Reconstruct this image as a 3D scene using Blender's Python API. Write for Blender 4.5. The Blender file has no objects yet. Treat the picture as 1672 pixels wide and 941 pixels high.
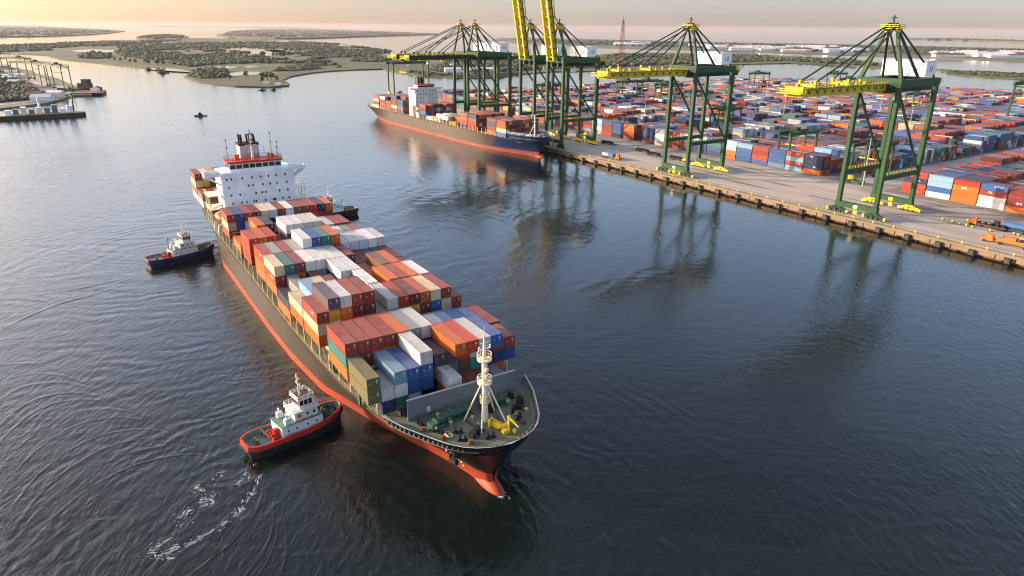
import bpy, math, random
from mathutils import Vector, Matrix, noise
random.seed(7)
R = math.radians
# ------------------------------------------------------------------ camera, light, sky
sc = bpy.context.scene
CAMH, FPX, PITCH, ROLL = 72.0, 1127.0, R(20.7), R(0.45)
fw = Vector((0, math.cos(PITCH), -math.sin(PITCH))); rt = Vector((1, 0, 0)); up = rt.cross(fw)
r2 = rt*math.cos(ROLL) + up*math.sin(ROLL); u2 = up*math.cos(ROLL) - rt*math.sin(ROLL)
cd = bpy.data.cameras.new('camera'); cam = bpy.data.objects.new('camera', cd); sc.collection.objects.link(cam)
cd.sensor_width = 36; cd.lens = 36*FPX/1672; cd.clip_start = 1; cd.clip_end = 200000
cam.matrix_world = Matrix(((r2.x, u2.x, -fw.x, 0), (r2.y, u2.y, -fw.y, 0), (r2.z, u2.z, -fw.z, CAMH), (0, 0, 0, 1)))
sc.camera = cam
SUN_AZ, SUN_EL = R(170), R(14)          # azimuth measured from +X towards +Y
w = bpy.data.worlds.new('World'); sc.world = w; w.use_nodes = True
nt = w.node_tree; bg = nt.nodes['Background']; sky = nt.nodes.new('ShaderNodeTexSky')
sky.sky_type = 'NISHITA'; sky.sun_disc = False; sky.sun_elevation = SUN_EL
sky.sun_rotation = R(90) - SUN_AZ; sky.altitude = 0; sky.air_density = 1.0; sky.dust_density = 2.8; sky.ozone_density = 1.6
# the lowest degree of this sky model is muddy brown: look it up a little above the true elevation, and warm its green cast to rose
tc = nt.nodes.new('ShaderNodeTexCoord'); vm = nt.nodes.new('ShaderNodeVectorMath'); vm.operation = 'MULTIPLY_ADD'
vm.inputs[1].default_value = (1, 1, 0.975); vm.inputs[2].default_value = (0, 0, 0.028); nt.links.new(tc.outputs['Generated'], vm.inputs[0]); nt.links.new(vm.outputs[0], sky.inputs[0])
# rose haze close to the horizon, amber towards the sun, extra brightness added higher up to lift water reflections and shaded faces
sepz = nt.nodes.new('ShaderNodeSeparateXYZ'); nt.links.new(tc.outputs['Generated'], sepz.inputs[0])
def wr(src, a, b, c, d):
    n = nt.nodes.new('ShaderNodeMapRange'); n.interpolation_type = 'SMOOTHSTEP'
    for i, v_ in enumerate((a, b, c, d)): n.inputs[i+1].default_value = v_
    nt.links.new(src, n.inputs[0]); return n.outputs[0]
def wmix(fac, a, b, mode='MIX'):
    n = nt.nodes.new('ShaderNodeMix'); n.data_type = 'RGBA'; n.blend_type = mode
    for i, v_ in ((0, fac), (6, a), (7, b)):
        if hasattr(v_, 'links'): nt.links.new(v_, n.inputs[i])
        elif i == 0: n.inputs[0].default_value = v_
        else: n.inputs[i].default_value = (*v_, 1)
    return n.outputs[2]
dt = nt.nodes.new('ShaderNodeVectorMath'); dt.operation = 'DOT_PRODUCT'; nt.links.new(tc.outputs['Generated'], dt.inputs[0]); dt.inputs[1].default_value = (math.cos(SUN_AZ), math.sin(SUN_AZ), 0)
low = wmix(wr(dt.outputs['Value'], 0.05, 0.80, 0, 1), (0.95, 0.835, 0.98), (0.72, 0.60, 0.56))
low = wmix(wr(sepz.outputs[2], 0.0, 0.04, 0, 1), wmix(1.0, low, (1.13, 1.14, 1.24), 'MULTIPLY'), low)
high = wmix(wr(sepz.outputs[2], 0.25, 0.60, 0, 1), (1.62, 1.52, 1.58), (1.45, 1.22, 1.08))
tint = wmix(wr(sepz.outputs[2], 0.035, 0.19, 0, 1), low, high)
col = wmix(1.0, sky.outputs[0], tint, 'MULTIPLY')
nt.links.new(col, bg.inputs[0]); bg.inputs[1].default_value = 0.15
sd = bpy.data.lights.new('sun', 'SUN'); sun = bpy.data.objects.new('sun', sd); sc.collection.objects.link(sun)
sd.energy = 3.9; sd.angle = R(0.5); sd.color = (1.0, 0.77, 0.55)
sv = Vector((math.cos(SUN_AZ)*math.cos(SUN_EL), math.sin(SUN_AZ)*math.cos(SUN_EL), math.sin(SUN_EL)))
sun.rotation_euler = sv.to_track_quat('Z', 'Y').to_euler()
sc.view_settings.view_transform = 'Standard'; sc.view_settings.look = 'None'
sc.view_settings.exposure = 1.2; sc.view_settings.gamma = 1; sc.view_settings.use_curve_mapping = False
sc.render.engine = 'CYCLES'
sc.cycles.max_bounces = 6; sc.cycles.volume_bounces = 1; sc.cycles.caustics_reflective = False
sc.cycles.use_denoising = True; sc.cycles.pixel_filter_type = 'BLACKMAN_HARRIS'; sc.cycles.filter_width = 1.1; sc.cycles.volume_step_rate = 4

# ------------------------------------------------------------------ helpers
C = sc.collection
def ray(px, py): return fw + r2*((px-836)/FPX) - u2*((py-470.5)/FPX)
def gp(px, py, z=0.0):
    """ground point (x, y) seen at a pixel of the photograph"""
    d = ray(px, py); dz = min(d.z, -0.003); t = (z-CAMH)/dz; return Vector((d.x*t, d.y*t, z))
def toscreen(p):
    v = Vector(p)-Vector((0, 0, CAMH)); ww = v.dot(fw)
    return 836+FPX*v.dot(r2)/ww, 470.5-FPX*v.dot(u2)/ww, ww
QM = Vector((106.2, 302.2, 0)); QA = R(-56); QD = Vector((math.cos(QA), math.sin(QA), 0)); QN = Vector((-QD.y, QD.x, 0))
def Q(u, v, z=3.0): p = QM+QD*u+QN*v; return Vector((p.x, p.y, z))
def uv(px, py, z=3.0): p = gp(px, py, z)-QM; return p.dot(QD), p.dot(QN)
SA = R(-57.9)

class MB:
    def __init__(s): s.v = []; s.f = []; s.m = []; s.c = []
    def add(s, vs, fs, m=0, col=None):
        n = len(s.v); s.v += [tuple(a) for a in vs]
        for f in fs: s.f.append(tuple(i+n for i in f)); s.m.append(m); s.c.append(col)
        return s
    def box(s, c, d, m=0, rz=0.0, col=None, taper=1.0):
        x, y, z = d[0]/2, d[1]/2, d[2]/2; cs, sn = math.cos(rz), math.sin(rz); vs = []
        for k in (-1, 1):
            tt = taper if k == 1 else 1.0
            for a, b in ((-1, -1), (1, -1), (1, 1), (-1, 1)):
                px, py = a*x*tt, b*y*tt
                vs.append((c[0]+px*cs-py*sn, c[1]+px*sn+py*cs, c[2]+k*z))
        return s.add(vs, [(3, 2, 1, 0), (4, 5, 6, 7), (0, 1, 5, 4), (1, 2, 6, 5), (2, 3, 7, 6), (3, 0, 4, 7)], m, col)
    def bx(s, x0, x1, y0, y1, z0, z1, m=0, col=None):
        return s.box(((x0+x1)/2, (y0+y1)/2, (z0+z1)/2), (abs(x1-x0), abs(y1-y0), abs(z1-z0)), m, 0, col)
    def beam(s, p0, p1, w, h=None, m=0, w1=None, h1=None, upv=(0, 0, 1)):
        p0 = Vector(p0); p1 = Vector(p1); h = h or w; w1 = w1 or w; h1 = h1 or h
        d = (p1-p0)
        if d.length < 1e-6: return s
        d.normalize(); U = Vector(upv)
        if abs(d.dot(U)) > 0.98: U = Vector((0, 1, 0))
        a = d.cross(U).normalized(); b = a.cross(d)
        vs = []
        for p, ww, hh in ((p0, w, h), (p1, w1, h1)):
            for i, j in ((-1, -1), (1, -1), (1, 1), (-1, 1)): vs.append(p+a*(i*ww/2)+b*(j*hh/2))
        return s.add(vs, [(3, 2, 1, 0), (4, 5, 6, 7), (0, 1, 5, 4), (1, 2, 6, 5), (2, 3, 7, 6), (3, 0, 4, 7)], m)
    def cyl(s, p0, p1, r0, r1=None, n=10, m=0, caps=True):
        p0 = Vector(p0); p1 = Vector(p1); r1 = r0 if r1 is None else r1
        d = (p1-p0).normalized(); U = Vector((0, 0, 1)) if abs(d.z) < 0.9 else Vector((1, 0, 0))
        a = d.cross(U).normalized(); b = a.cross(d); vs = []
        for p, r in ((p0, r0), (p1, r1)):
            for i in range(n):
                t = 2*math.pi*i/n; vs.append(p+a*(r*math.cos(t))+b*(r*math.sin(t)))
        fs = [(i, i+n, (i+1) % n+n, (i+1) % n)[::-1] for i in range(n)]
        if caps: fs += [tuple(range(n)), tuple(range(2*n-1, n-1, -1))]
        return s.add(vs, fs, m)
    def ring(s, c, R0, r, n=14, k=5, m=0, axis='z'):
        vs = []
        for i in range(n):
            a = 2*math.pi*i/n
            for j in range(k):
                b = 2*math.pi*j/k; rr = R0+r*math.cos(b); zz = r*math.sin(b)
                p = (rr*math.cos(a), rr*math.sin(a), zz)
                if axis == 'y': p = (p[0], p[2], p[1])
                if axis == 'x': p = (p[2], p[0], p[1])
                vs.append((c[0]+p[0], c[1]+p[1], c[2]+p[2]))
        return s.add(vs, [(i*k+j, ((i+1) % n)*k+j, ((i+1) % n)*k+(j+1) % k, i*k+(j+1) % k) for i in range(n) for j in range(k)], m)
    def poly(s, pts, z0, z1, m=0):
        """prism over a simple polygon"""
        n = len(pts)
        a = sum(pts[i][0]*pts[(i+1) % n][1]-pts[(i+1) % n][0]*pts[i][1] for i in range(n))
        if a < 0: pts = pts[::-1]
        vs = [(p[0], p[1], z0) for p in pts]+[(p[0], p[1], z1) for p in pts]
        fs = [tuple(range(n, 2*n))]+[(i, (i+1) % n, (i+1) % n+n, i+n) for i in range(n)]
        if z1-z0 > 0.001: fs.append(tuple(range(n-1, -1, -1)))
        else: fs = fs[:1]
        return s.add(vs, fs, m)
    def rail(s, pts, h=1.0, r=0.04, step=2.0, m=0, rows=2):
        for a, b in zip(pts[:-1], pts[1:]):
            a = Vector(a); b = Vector(b); L = (b-a).length; n = max(1, int(L/step))
            for k in range(rows):
                z = Vector((0, 0, h*(k+1)/rows)); s.beam(a+z, b+z, r*1.6, r*1.6, m)
            for i in range(n+1):
                p = a+(b-a)*(i/n); s.beam(p, p+Vector((0, 0, h)), r*1.5, r*1.5, m)
        return s
    def build(s, name, mats, parent=None, smooth=False, **kw):
        me = bpy.data.meshes.new(name); me.from_pydata(s.v, [], s.f)
        if not isinstance(mats, (list, tuple)): mats = [mats]
        for x in mats: me.materials.append(x)
        if len(mats) > 1: me.polygons.foreach_set('material_index', s.m)
        if any(c is not None for c in s.c):
            at = me.color_attributes.new('Col', 'FLOAT_COLOR', 'CORNER'); buf = []
            for f, c in zip(s.f, s.c):
                c = c or (0.3, 0.3, 0.3)
                buf += [c[0], c[1], c[2], 1.0]*len(f)
            at.data.foreach_set('color', buf)
        if smooth: me.polygons.foreach_set('use_smooth', [True]*len(me.polygons))
        me.update()
        o = bpy.data.objects.new(name, me); C.objects.link(o); o.parent = parent
        for k, v in kw.items(): o[k] = v
        return o
def E(name, loc, rz=0.0, label=None, cat=None, group=None):
    o = bpy.data.objects.new(name, None); C.objects.link(o); o.location = loc; o.rotation_euler = (0, 0, rz); o.empty_display_size = 1
    tag(o, label, cat, group); return o
def tag(o, label=None, cat=None, group=None, kind=None):
    if label: o['label'] = label
    if cat: o['category'] = cat
    if group: o['group'] = group
    if kind: o['kind'] = kind
    return o
def copytree(o, parent=None):
    c = o.copy(); C.objects.link(c)
    if parent: c.parent = parent
    for ch in list(o.children): copytree(ch, c)
    return c

# ------------------------------------------------------------------ materials
def nodes(name):
    m = bpy.data.materials.new(name); m.use_nodes = True; t = m.node_tree; return m, t, t.nodes['Principled BSDF']
def N(t, typ, **kw):
    n = t.nodes.new(typ)
    for k, v in kw.items():
        if k.startswith('i_'): n.inputs[k[2:].replace('_', ' ')].default_value = v
        else: setattr(n, k, v)
    return n
def mixc(t, fac, a, b, blend='MIX'):
    n = t.nodes.new('ShaderNodeMix'); n.data_type = 'RGBA'; n.blend_type = blend
    for i, x in ((0, fac), (6, a), (7, b)):
        if hasattr(x, 'links'): t.links.new(x, n.inputs[i])
        elif i == 0: n.inputs[0].default_value = x
        else: n.inputs[i].default_value = (*x[:3], 1)
    return n.outputs[2]
def ramp(t, src, lo, hi):
    n = t.nodes.new('ShaderNodeMapRange'); n.inputs[1].default_value = lo; n.inputs[2].default_value = hi
    t.links.new(src, n.inputs[0]); return n.outputs[0]
def paint(name, col, rough=0.5, dirt=0.35, dcol=(0.10, 0.06, 0.035), scale=0.6, metal=0.0, streak=True, bump=0.0):
    m, t, p = nodes(name)
    co = N(t, 'ShaderNodeNewGeometry') if False else N(t, 'ShaderNodeTexCoord')
    mp = N(t, 'ShaderNodeMapping'); mp.inputs['Scale'].default_value = (1, 1, 0.18 if streak else 1)
    t.links.new(co.outputs['Object'], mp.inputs[0])
    n1 = N(t, 'ShaderNodeTexNoise', i_Scale=scale*3, i_Detail=6.0, i_Roughness=0.65); t.links.new(mp.outputs[0], n1.inputs[0])
    n2 = N(t, 'ShaderNodeTexNoise', i_Scale=scale*0.5, i_Detail=4.0); t.links.new(co.outputs['Object'], n2.inputs[0])
    f = ramp(t, n1.outputs[0], 0.56, 0.74)
    fm = N(t, 'ShaderNodeMath', operation='MULTIPLY'); t.links.new(f, fm.inputs[0]); fm.inputs[1].default_value = dirt
    base = mixc(t, ramp(t, n2.outputs[0], 0.3, 0.7), tuple(c*0.86 for c in col), tuple(min(1, c*1.12) for c in col))
    c = mixc(t, fm.outputs[0], base, dcol)
    t.links.new(c, p.inputs['Base Color']); p.inputs['Roughness'].default_value = rough; p.inputs['Metallic'].default_value = metal; p.inputs['Specular IOR Level'].default_value = 0.5 if rough < 0.2 else 0.22
    if bump:
        b = N(t, 'ShaderNodeBump', i_Strength=bump, i_Distance=0.1); t.links.new(n1.outputs[0], b.inputs['Height']); t.links.new(b.outputs[0], p.inputs['Normal'])
    return m
def container_mat(name, mode):
    m, t, p = nodes(name)
    if mode == 'obj':
        oi = N(t, 'ShaderNodeObjectInfo'); col = oi.outputs['Color']; co = N(t, 'ShaderNodeTexCoord').outputs['Object']; rnd = oi.outputs['Random']
    else:
        at = N(t, 'ShaderNodeAttribute', attribute_name='Col'); col = at.outputs['Color']; co = N(t, 'ShaderNodeTexCoord').outputs['Object']; rnd = None
    mp = N(t, 'ShaderNodeMapping'); mp.inputs['Scale'].default_value = (1, 1, 0.3); t.links.new(co, mp.inputs[0])
    if rnd is not None:
        mu = N(t, 'ShaderNodeMath', operation='MULTIPLY'); t.links.new(rnd, mu.inputs[0]); mu.inputs[1].default_value = 80
        cb = N(t, 'ShaderNodeCombineXYZ'); t.links.new(mu.outputs[0], cb.inputs[0]); t.links.new(mu.outputs[0], cb.inputs[1]); t.links.new(cb.outputs[0], mp.inputs['Location'])
    n1 = N(t, 'ShaderNodeTexNoise', i_Scale=1.1, i_Detail=6.0, i_Roughness=0.7); t.links.new(mp.outputs[0], n1.inputs[0])
    n2 = N(t, 'ShaderNodeTexNoise', i_Scale=0.45, i_Detail=3.0); t.links.new(mp.outputs[0], n2.inputs[0])
    f = N(t, 'ShaderNodeMath', operation='MULTIPLY'); t.links.new(ramp(t, n1.outputs[0], 0.52, 0.72), f.inputs[0]); f.inputs[1].default_value = 0.55
    c1 = mixc(t, f.outputs[0], col, (0.16, 0.09, 0.06))
    # sun-bleached, dusty roofs: upward faces carry chalky paint
    g = N(t, 'ShaderNodeNewGeometry'); sx = N(t, 'ShaderNodeSeparateXYZ'); t.links.new(g.outputs['Normal'], sx.inputs[0])
    upf = ramp(t, sx.outputs[2], 0.6, 0.9); um = N(t, 'ShaderNodeMath', operation='MULTIPLY'); t.links.new(upf, um.inputs[0])
    t.links.new(ramp(t, n2.outputs[0], 0.25, 1.5), um.inputs[1])
    c2 = mixc(t, um.outputs[0], c1, (0.27, 0.19, 0.17) if mode == 'obj' else (0.17, 0.125, 0.11))
    t.links.new(c2, p.inputs['Base Color']); p.inputs['Roughness'].default_value = 0.5; p.inputs['Specular IOR Level'].default_value = 0.2
    # corrugation
    if mode == 'obj':
        sp = N(t, 'ShaderNodeSeparateXYZ'); t.links.new(co, sp.inputs[0])
        ad = N(t, 'ShaderNodeMath', operation='ADD'); t.links.new(sp.outputs[0], ad.inputs[0]); t.links.new(sp.outputs[1], ad.inputs[1])
        ml = N(t, 'ShaderNodeMath', operation='MULTIPLY'); t.links.new(ad.outputs[0], ml.inputs[0]); ml.inputs[1].default_value = 2*math.pi/0.36
        sn = N(t, 'ShaderNodeMath', operation='SINE'); t.links.new(ml.outputs[0], sn.inputs[0])
        b = N(t, 'ShaderNodeBump', i_Strength=0.5, i_Distance=0.04); t.links.new(sn.outputs[0], b.inputs['Height']); t.links.new(b.outputs[0], p.inputs['Normal'])
    return m
def water_mat():
    m, t, p = nodes('harbour_water')
    g = N(t, 'ShaderNodeNewGeometry'); P = g.outputs['Position']
    def noise(scale, rot, sx, sy, detail=3.0, rough=0.5, dist=0.0, off=0):
        mp = N(t, 'ShaderNodeMapping'); mp.inputs['Rotation'].default_value = (0, 0, R(rot)); mp.inputs['Scale'].default_value = (sx, sy, 1)
        mp.inputs['Location'].default_value = (off, off, 0)
        t.links.new(P, mp.inputs[0]); n = N(t, 'ShaderNodeTexNoise', i_Scale=scale, i_Detail=detail, i_Roughness=rough, i_Distortion=dist)
        t.links.new(mp.outputs[0], n.inputs[0]); return n.outputs[0]
    def mul(a, b):
        n = N(t, 'ShaderNodeMath', operation='MULTIPLY')
        for i, x in enumerate((a, b)):
            if hasattr(x, 'links'): t.links.new(x, n.inputs[i])
            else: n.inputs[i].default_value = x
        return n.outputs[0]
    def add(a, b):
        n = N(t, 'ShaderNodeMath', operation='ADD'); t.links.new(a, n.inputs[0]); t.links.new(b, n.inputs[1]); return n.outputs[0]
    def dist(cx, cy):
        n = N(t, 'ShaderNodeVectorMath', operation='DISTANCE'); t.links.new(P, n.inputs[0]); n.inputs[1].default_value = (cx, cy, 0); return n.outputs['Value']
    small = noise(1.0, 25, 1, 0.38, 4, 0.62, 0.5)
    mid = noise(0.17, 8, 0.55, 1.5, 3, 0.55, 1.0, 31)
    big = noise(0.035, -20, 0.5, 1.3, 2, 0.5, 0.6, 7)
    patch = ramp(t, noise(0.010, 30, 1, 0.6, 2, 0.5, 0.6, 90), 0.25, 0.75)
    h = add(mul(small, mul(patch, 0.40)), mul(small, 0.62))
    h = add(h, mul(mid, 0.62)); h = add(h, mul(big, 0.4))
    qc = Q(-20, -45, 0); calm = N(t, 'ShaderNodeMapRange'); t.links.new(dist(qc.x, qc.y), calm.inputs[0])
    for i_, v_ in enumerate((80, 240, 0.20, 1.0)): calm.inputs[i_+1].default_value = v_
    h = mul(h, calm.outputs[0])
    # wake rings of the tugs and the ship
    def rings(cx, cy, wl, r0, r1, r2_, amp, dst=3.0):
        nz = noise(0.03, 0, 1, 1, 3, 0.5, 0, cx)
        d = add(dist(cx, cy), mul(nz, dst*12)); s = N(t, 'ShaderNodeMath', operation='SINE'); t.links.new(mul(d, 2*math.pi/wl), s.inputs[0])
        a = ramp(t, dist(cx, cy), r0, r0+8); bb = ramp(t, dist(cx, cy), r2_, r1)
        am = ramp(t, noise(0.06, 0, 1, 1, 2, 0.5, 0, cy), 0.38, 0.62)
        return mul(mul(mul(s.outputs[0], a), mul(bb, amp*1.4)), am)
    c1 = gp(430, 860); h = add(h, rings(c1.x, c1.y, 2.6, 6, 22, 75, 0.10))
    h = add(h, rings(c1.x+10, c1.y-6, 4.1, 10, 30, 95, 0.13))
    c2 = gp(245, 432); h = add(h, rings(c2.x+6, c2.y+4, 5.5, 8, 40, 170, 0.12))
    c3 = gp(330, 300); h = add(h, rings(c3.x, c3.y, 9.0, 20, 80, 330, 0.16))
    b = N(t, 'ShaderNodeBump', i_Strength=1.0, i_Distance=0.27); t.links.new(h, b.inputs['Height']); t.links.new(b.outputs[0], p.inputs['Normal'])
    far = ramp(t, dist(0, 0), 250, 1500)
    st = N(t, 'ShaderNodeMapRange'); st.inputs[3].default_value = 0.85; st.inputs[4].default_value = 0.10; t.links.new(far, st.inputs[0]); t.links.new(st.outputs[0], b.inputs['Strength'])
    p.inputs['Base Color'].default_value = (0.004, 0.008, 0.007, 1); p.inputs['Roughness'].default_value = 0.06; p.inputs['IOR'].default_value = 1.37
    return m
def ground_mat(name, a, b, c, s1, s2, stretch=None, rough=0.9):
    m, t, p = nodes(name); g = N(t, 'ShaderNodeNewGeometry')
    mp = N(t, 'ShaderNodeMapping'); mp.inputs['Rotation'].default_value = (0, 0, -QA)
    t.links.new(g.outputs['Position'], mp.inputs[0])
    mp2 = N(t, 'ShaderNodeMapping'); mp2.inputs['Scale'].default_value = stretch or (1, 1, 1); t.links.new(mp.outputs[0], mp2.inputs[0])
    n1 = N(t, 'ShaderNodeTexNoise', i_Scale=s1, i_Detail=8.0, i_Roughness=0.62, i_Distortion=0.4); t.links.new(mp2.outputs[0], n1.inputs[0])
    n2 = N(t, 'ShaderNodeTexNoise', i_Scale=s2, i_Detail=6.0, i_Roughness=0.6); t.links.new(mp.outputs[0], n2.inputs[0])
    c1 = mixc(t, ramp(t, n1.outputs[0], 0.40, 0.60), a, b); c2 = mixc(t, ramp(t, n2.outputs[0], 0.50, 0.66), c1, c)
    t.links.new(c2, p.inputs['Base Color']); p.inputs['Roughness'].default_value = rough; return m
def leaf_mat(name, tint=(1, 1, 1)):
    m, t, p = nodes(name); at = N(t, 'ShaderNodeAttribute', attribute_name='Col')
    c = mixc(t, 1.0, at.outputs['Color'], tint, 'MULTIPLY'); t.links.new(c, p.inputs['Base Color']); p.inputs['Roughness'].default_value = 0.8; return m

M = {}
M['cont'] = container_mat('container_paint', 'obj'); M['contv'] = container_mat('container_paint_mass', 'attr')
M['water'] = water_mat()
M['hull'] = paint('hull_black', (0.040, 0.031, 0.025), 0.5, 0.75, (0.13, 0.075, 0.045), 0.4)
M['hullshade'] = paint('hull_bow_shade', (0.016, 0.016, 0.02), 0.4, 0.3, (0.10, 0.06, 0.04), 0.25)  # darker copy of the hull black, the bow's shade put into the colour
M['boot'] = paint('antifouling_red', (0.31, 0.050, 0.020), 0.55, 0.55, (0.17, 0.05, 0.03), 0.3)
M['boot2'] = paint('faded_antifouling', (0.21, 0.055, 0.035), 0.6, 0.5, (0.13, 0.06, 0.04), 0.2)
M['hull2'] = paint('hull_brown_black', (0.050, 0.036, 0.030), 0.5, 0.45, (0.15, 0.09, 0.06), 0.2)
M['navy'] = paint('hull_navy', (0.012, 0.03, 0.085), 0.4, 0.2, (0.1, 0.06, 0.04), 0.25)
M['deck'] = paint('deck_green_grey', (0.125, 0.14, 0.105), 0.75, 0.6, (0.17, 0.10, 0.06), 0.5, streak=False)
M['deckdark'] = paint('hatch_dark_grey', (0.06, 0.065, 0.06), 0.7, 0.6, (0.13, 0.08, 0.05), 0.5, streak=False)
M['grey'] = paint('bulkhead_grey', (0.14, 0.145, 0.145), 0.6, 0.5, (0.10, 0.07, 0.05), 0.5)
M['white'] = paint('white_paint', (0.74, 0.74, 0.74), 0.45, 0.3, (0.40, 0.27, 0.17), 0.5)
M['cream'] = paint('cream_paint', (0.72, 0.64, 0.48), 0.45, 0.3, (0.35, 0.2, 0.1), 0.8)
M['buff'] = paint('buff_lashing_steel', (0.42, 0.34, 0.17), 0.6, 0.5, (0.2, 0.1, 0.05), 0.8)
M['glass'] = paint('dark_glass', (0.012, 0.016, 0.02), 0.08, 0.0)
M['black'] = paint('black_rubber', (0.015, 0.015, 0.016), 0.75, 0.3, (0.07, 0.06, 0.05), 1)
M['redp'] = paint('red_paint', (0.50, 0.03, 0.02), 0.45, 0.25, (0.2, 0.08, 0.05), 0.8)
M['green'] = paint('crane_green', (0.014, 0.058, 0.022), 0.6, 0.6, (0.075, 0.095, 0.03), 0.25)
M['greend'] = paint('crane_dark_green', (0.008, 0.032, 0.020), 0.6, 0.3, (0.05, 0.05, 0.03), 0.2)
M['tuggreen'] = paint('tug_deck_green', (0.11, 0.21, 0.17), 0.6, 0.5, (0.10, 0.09, 0.06), 0.8, streak=False)
M['mach'] = paint('machinery_green', (0.045, 0.095, 0.075), 0.5, 0.5, (0.08, 0.05, 0.03), 1.2)
M['yellow'] = paint('crane_yellow', (0.54, 0.41, 0.02), 0.5, 0.75, (0.17, 0.14, 0.03), 0.45)
M['yel2'] = paint('safety_yellow', (0.75, 0.50, 0.02), 0.5, 0.25, (0.2, 0.12, 0.03), 1)
M['orange'] = paint('orange_paint', (0.62, 0.13, 0.02), 0.5, 0.35, (0.15, 0.07, 0.04), 0.8)
M['steel'] = paint('wire_steel', (0.05, 0.055, 0.05), 0.5, 0.2)
M['lgrey'] = paint('light_grey', (0.42, 0.42, 0.43), 0.5, 0.25, (0.2, 0.14, 0.1), 0.8)
M['blue'] = paint('blue_paint', (0.04, 0.11, 0.25), 0.5, 0.3, (0.1, 0.07, 0.05), 0.8)
M['rust'] = paint('rust', (0.16, 0.07, 0.035), 0.8, 0.6, (0.07, 0.04, 0.03), 1)
M['concrete'] = ground_mat('apron_concrete', (0.29, 0.25, 0.215), (0.38, 0.335, 0.29), (0.17, 0.145, 0.125), 0.05, 0.02, (0.25, 1.6, 1))
M['yardg'] = ground_mat('yard_asphalt', (0.13, 0.118, 0.11), (0.17, 0.155, 0.145), (0.09, 0.085, 0.08), 0.08, 0.03)
M['quaywall'] = paint('quay_wall_concrete', (0.20, 0.155, 0.105), 0.85, 0.8, (0.12, 0.085, 0.06), 0.25)
M['marsh'] = ground_mat('marsh_grass', (0.026, 0.034, 0.010), (0.080, 0.086, 0.018), (0.050, 0.045, 0.020), 0.006, 0.0035)
M['scrub'] = ground_mat('scrub_ground', (0.07, 0.075, 0.03), (0.12, 0.11, 0.05), (0.18, 0.15, 0.10), 0.01, 0.006)
M['farland'] = ground_mat('far_ground', (0.055, 0.06, 0.035), (0.09, 0.085, 0.05), (0.13, 0.11, 0.08), 0.003, 0.002)
M['mud'] = ground_mat('mud_bank', (0.13, 0.10, 0.07), (0.18, 0.14, 0.10), (0.10, 0.08, 0.06), 0.02, 0.01)
M['leaf'] = leaf_mat('foliage')
M['bark'] = paint('bark', (0.10, 0.075, 0.05), 0.9, 0.3)
M['foam'] = paint('foam', (0.5, 0.53, 0.53), 0.6, 0.0)
M['roofpale'] = paint('pale_roofing', (0.62, 0.56, 0.54), 0.6, 0.2, (0.4, 0.25, 0.2), 0.05)
M['yline'] = paint('yellow_line_paint', (0.55, 0.40, 0.10), 0.8, 0.8, (0.33, 0.29, 0.25), 0.4, streak=False)
M['rail'] = paint('crane_rail_steel', (0.12, 0.10, 0.09), 0.5, 0.4)

CW = dict(r=('rust red', (0.27, 0.050, 0.032)), R=('bright red', (0.44, 0.045, 0.022)), o=('orange', (0.56, 0.125, 0.022)), w=('white', (0.66, 0.65, 0.63)),
          c=('cream', (0.62, 0.50, 0.31)), b=('blue', (0.025, 0.09, 0.27)), d=('dark navy', (0.018, 0.030, 0.08)), g=('grey', (0.27, 0.27, 0.255)),
          t=('teal green', (0.03, 0.17, 0.15)), l=('light blue', (0.20, 0.36, 0.50)), m=('maroon', (0.17, 0.028, 0.032)), y=('amber yellow', (0.60, 0.30, 0.03)),
          n=('brown', (0.21, 0.095, 0.055)), v=('violet grey', (0.10, 0.075, 0.105)), k=('olive', (0.19, 0.175, 0.085)))

# ------------------------------------------------------------------ water, sky haze, land
wm = MB(); S_ = 26000
wm.add([(-S_, -800, 0), (S_, -800, 0), (S_, S_, 0), (-S_, S_, 0)], [(0, 1, 2, 3)])
wm.build('water', M['water'], kind='structure')
hz = MB(); hz.bx(-S_-500, S_+500, -1200, S_+500, -3, 116)
hm = bpy.data.materials.new('haze_air'); hm.use_nodes = True; t = hm.node_tree
for n_ in list(t.nodes):
    if n_.type != 'OUTPUT_MATERIAL': t.nodes.remove(n_)
pv = t.nodes.new('ShaderNodeVolumePrincipled'); pv.inputs['Color'].default_value = (0.76, 0.71, 0.73, 1); pv.inputs['Density'].default_value = 2.0e-5; pv.inputs['Anisotropy'].default_value = 0.15
t.links.new(pv.outputs[0], t.nodes['Material Output'].inputs['Volume'])
hz.build('haze', hm, kind='stuff')

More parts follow.
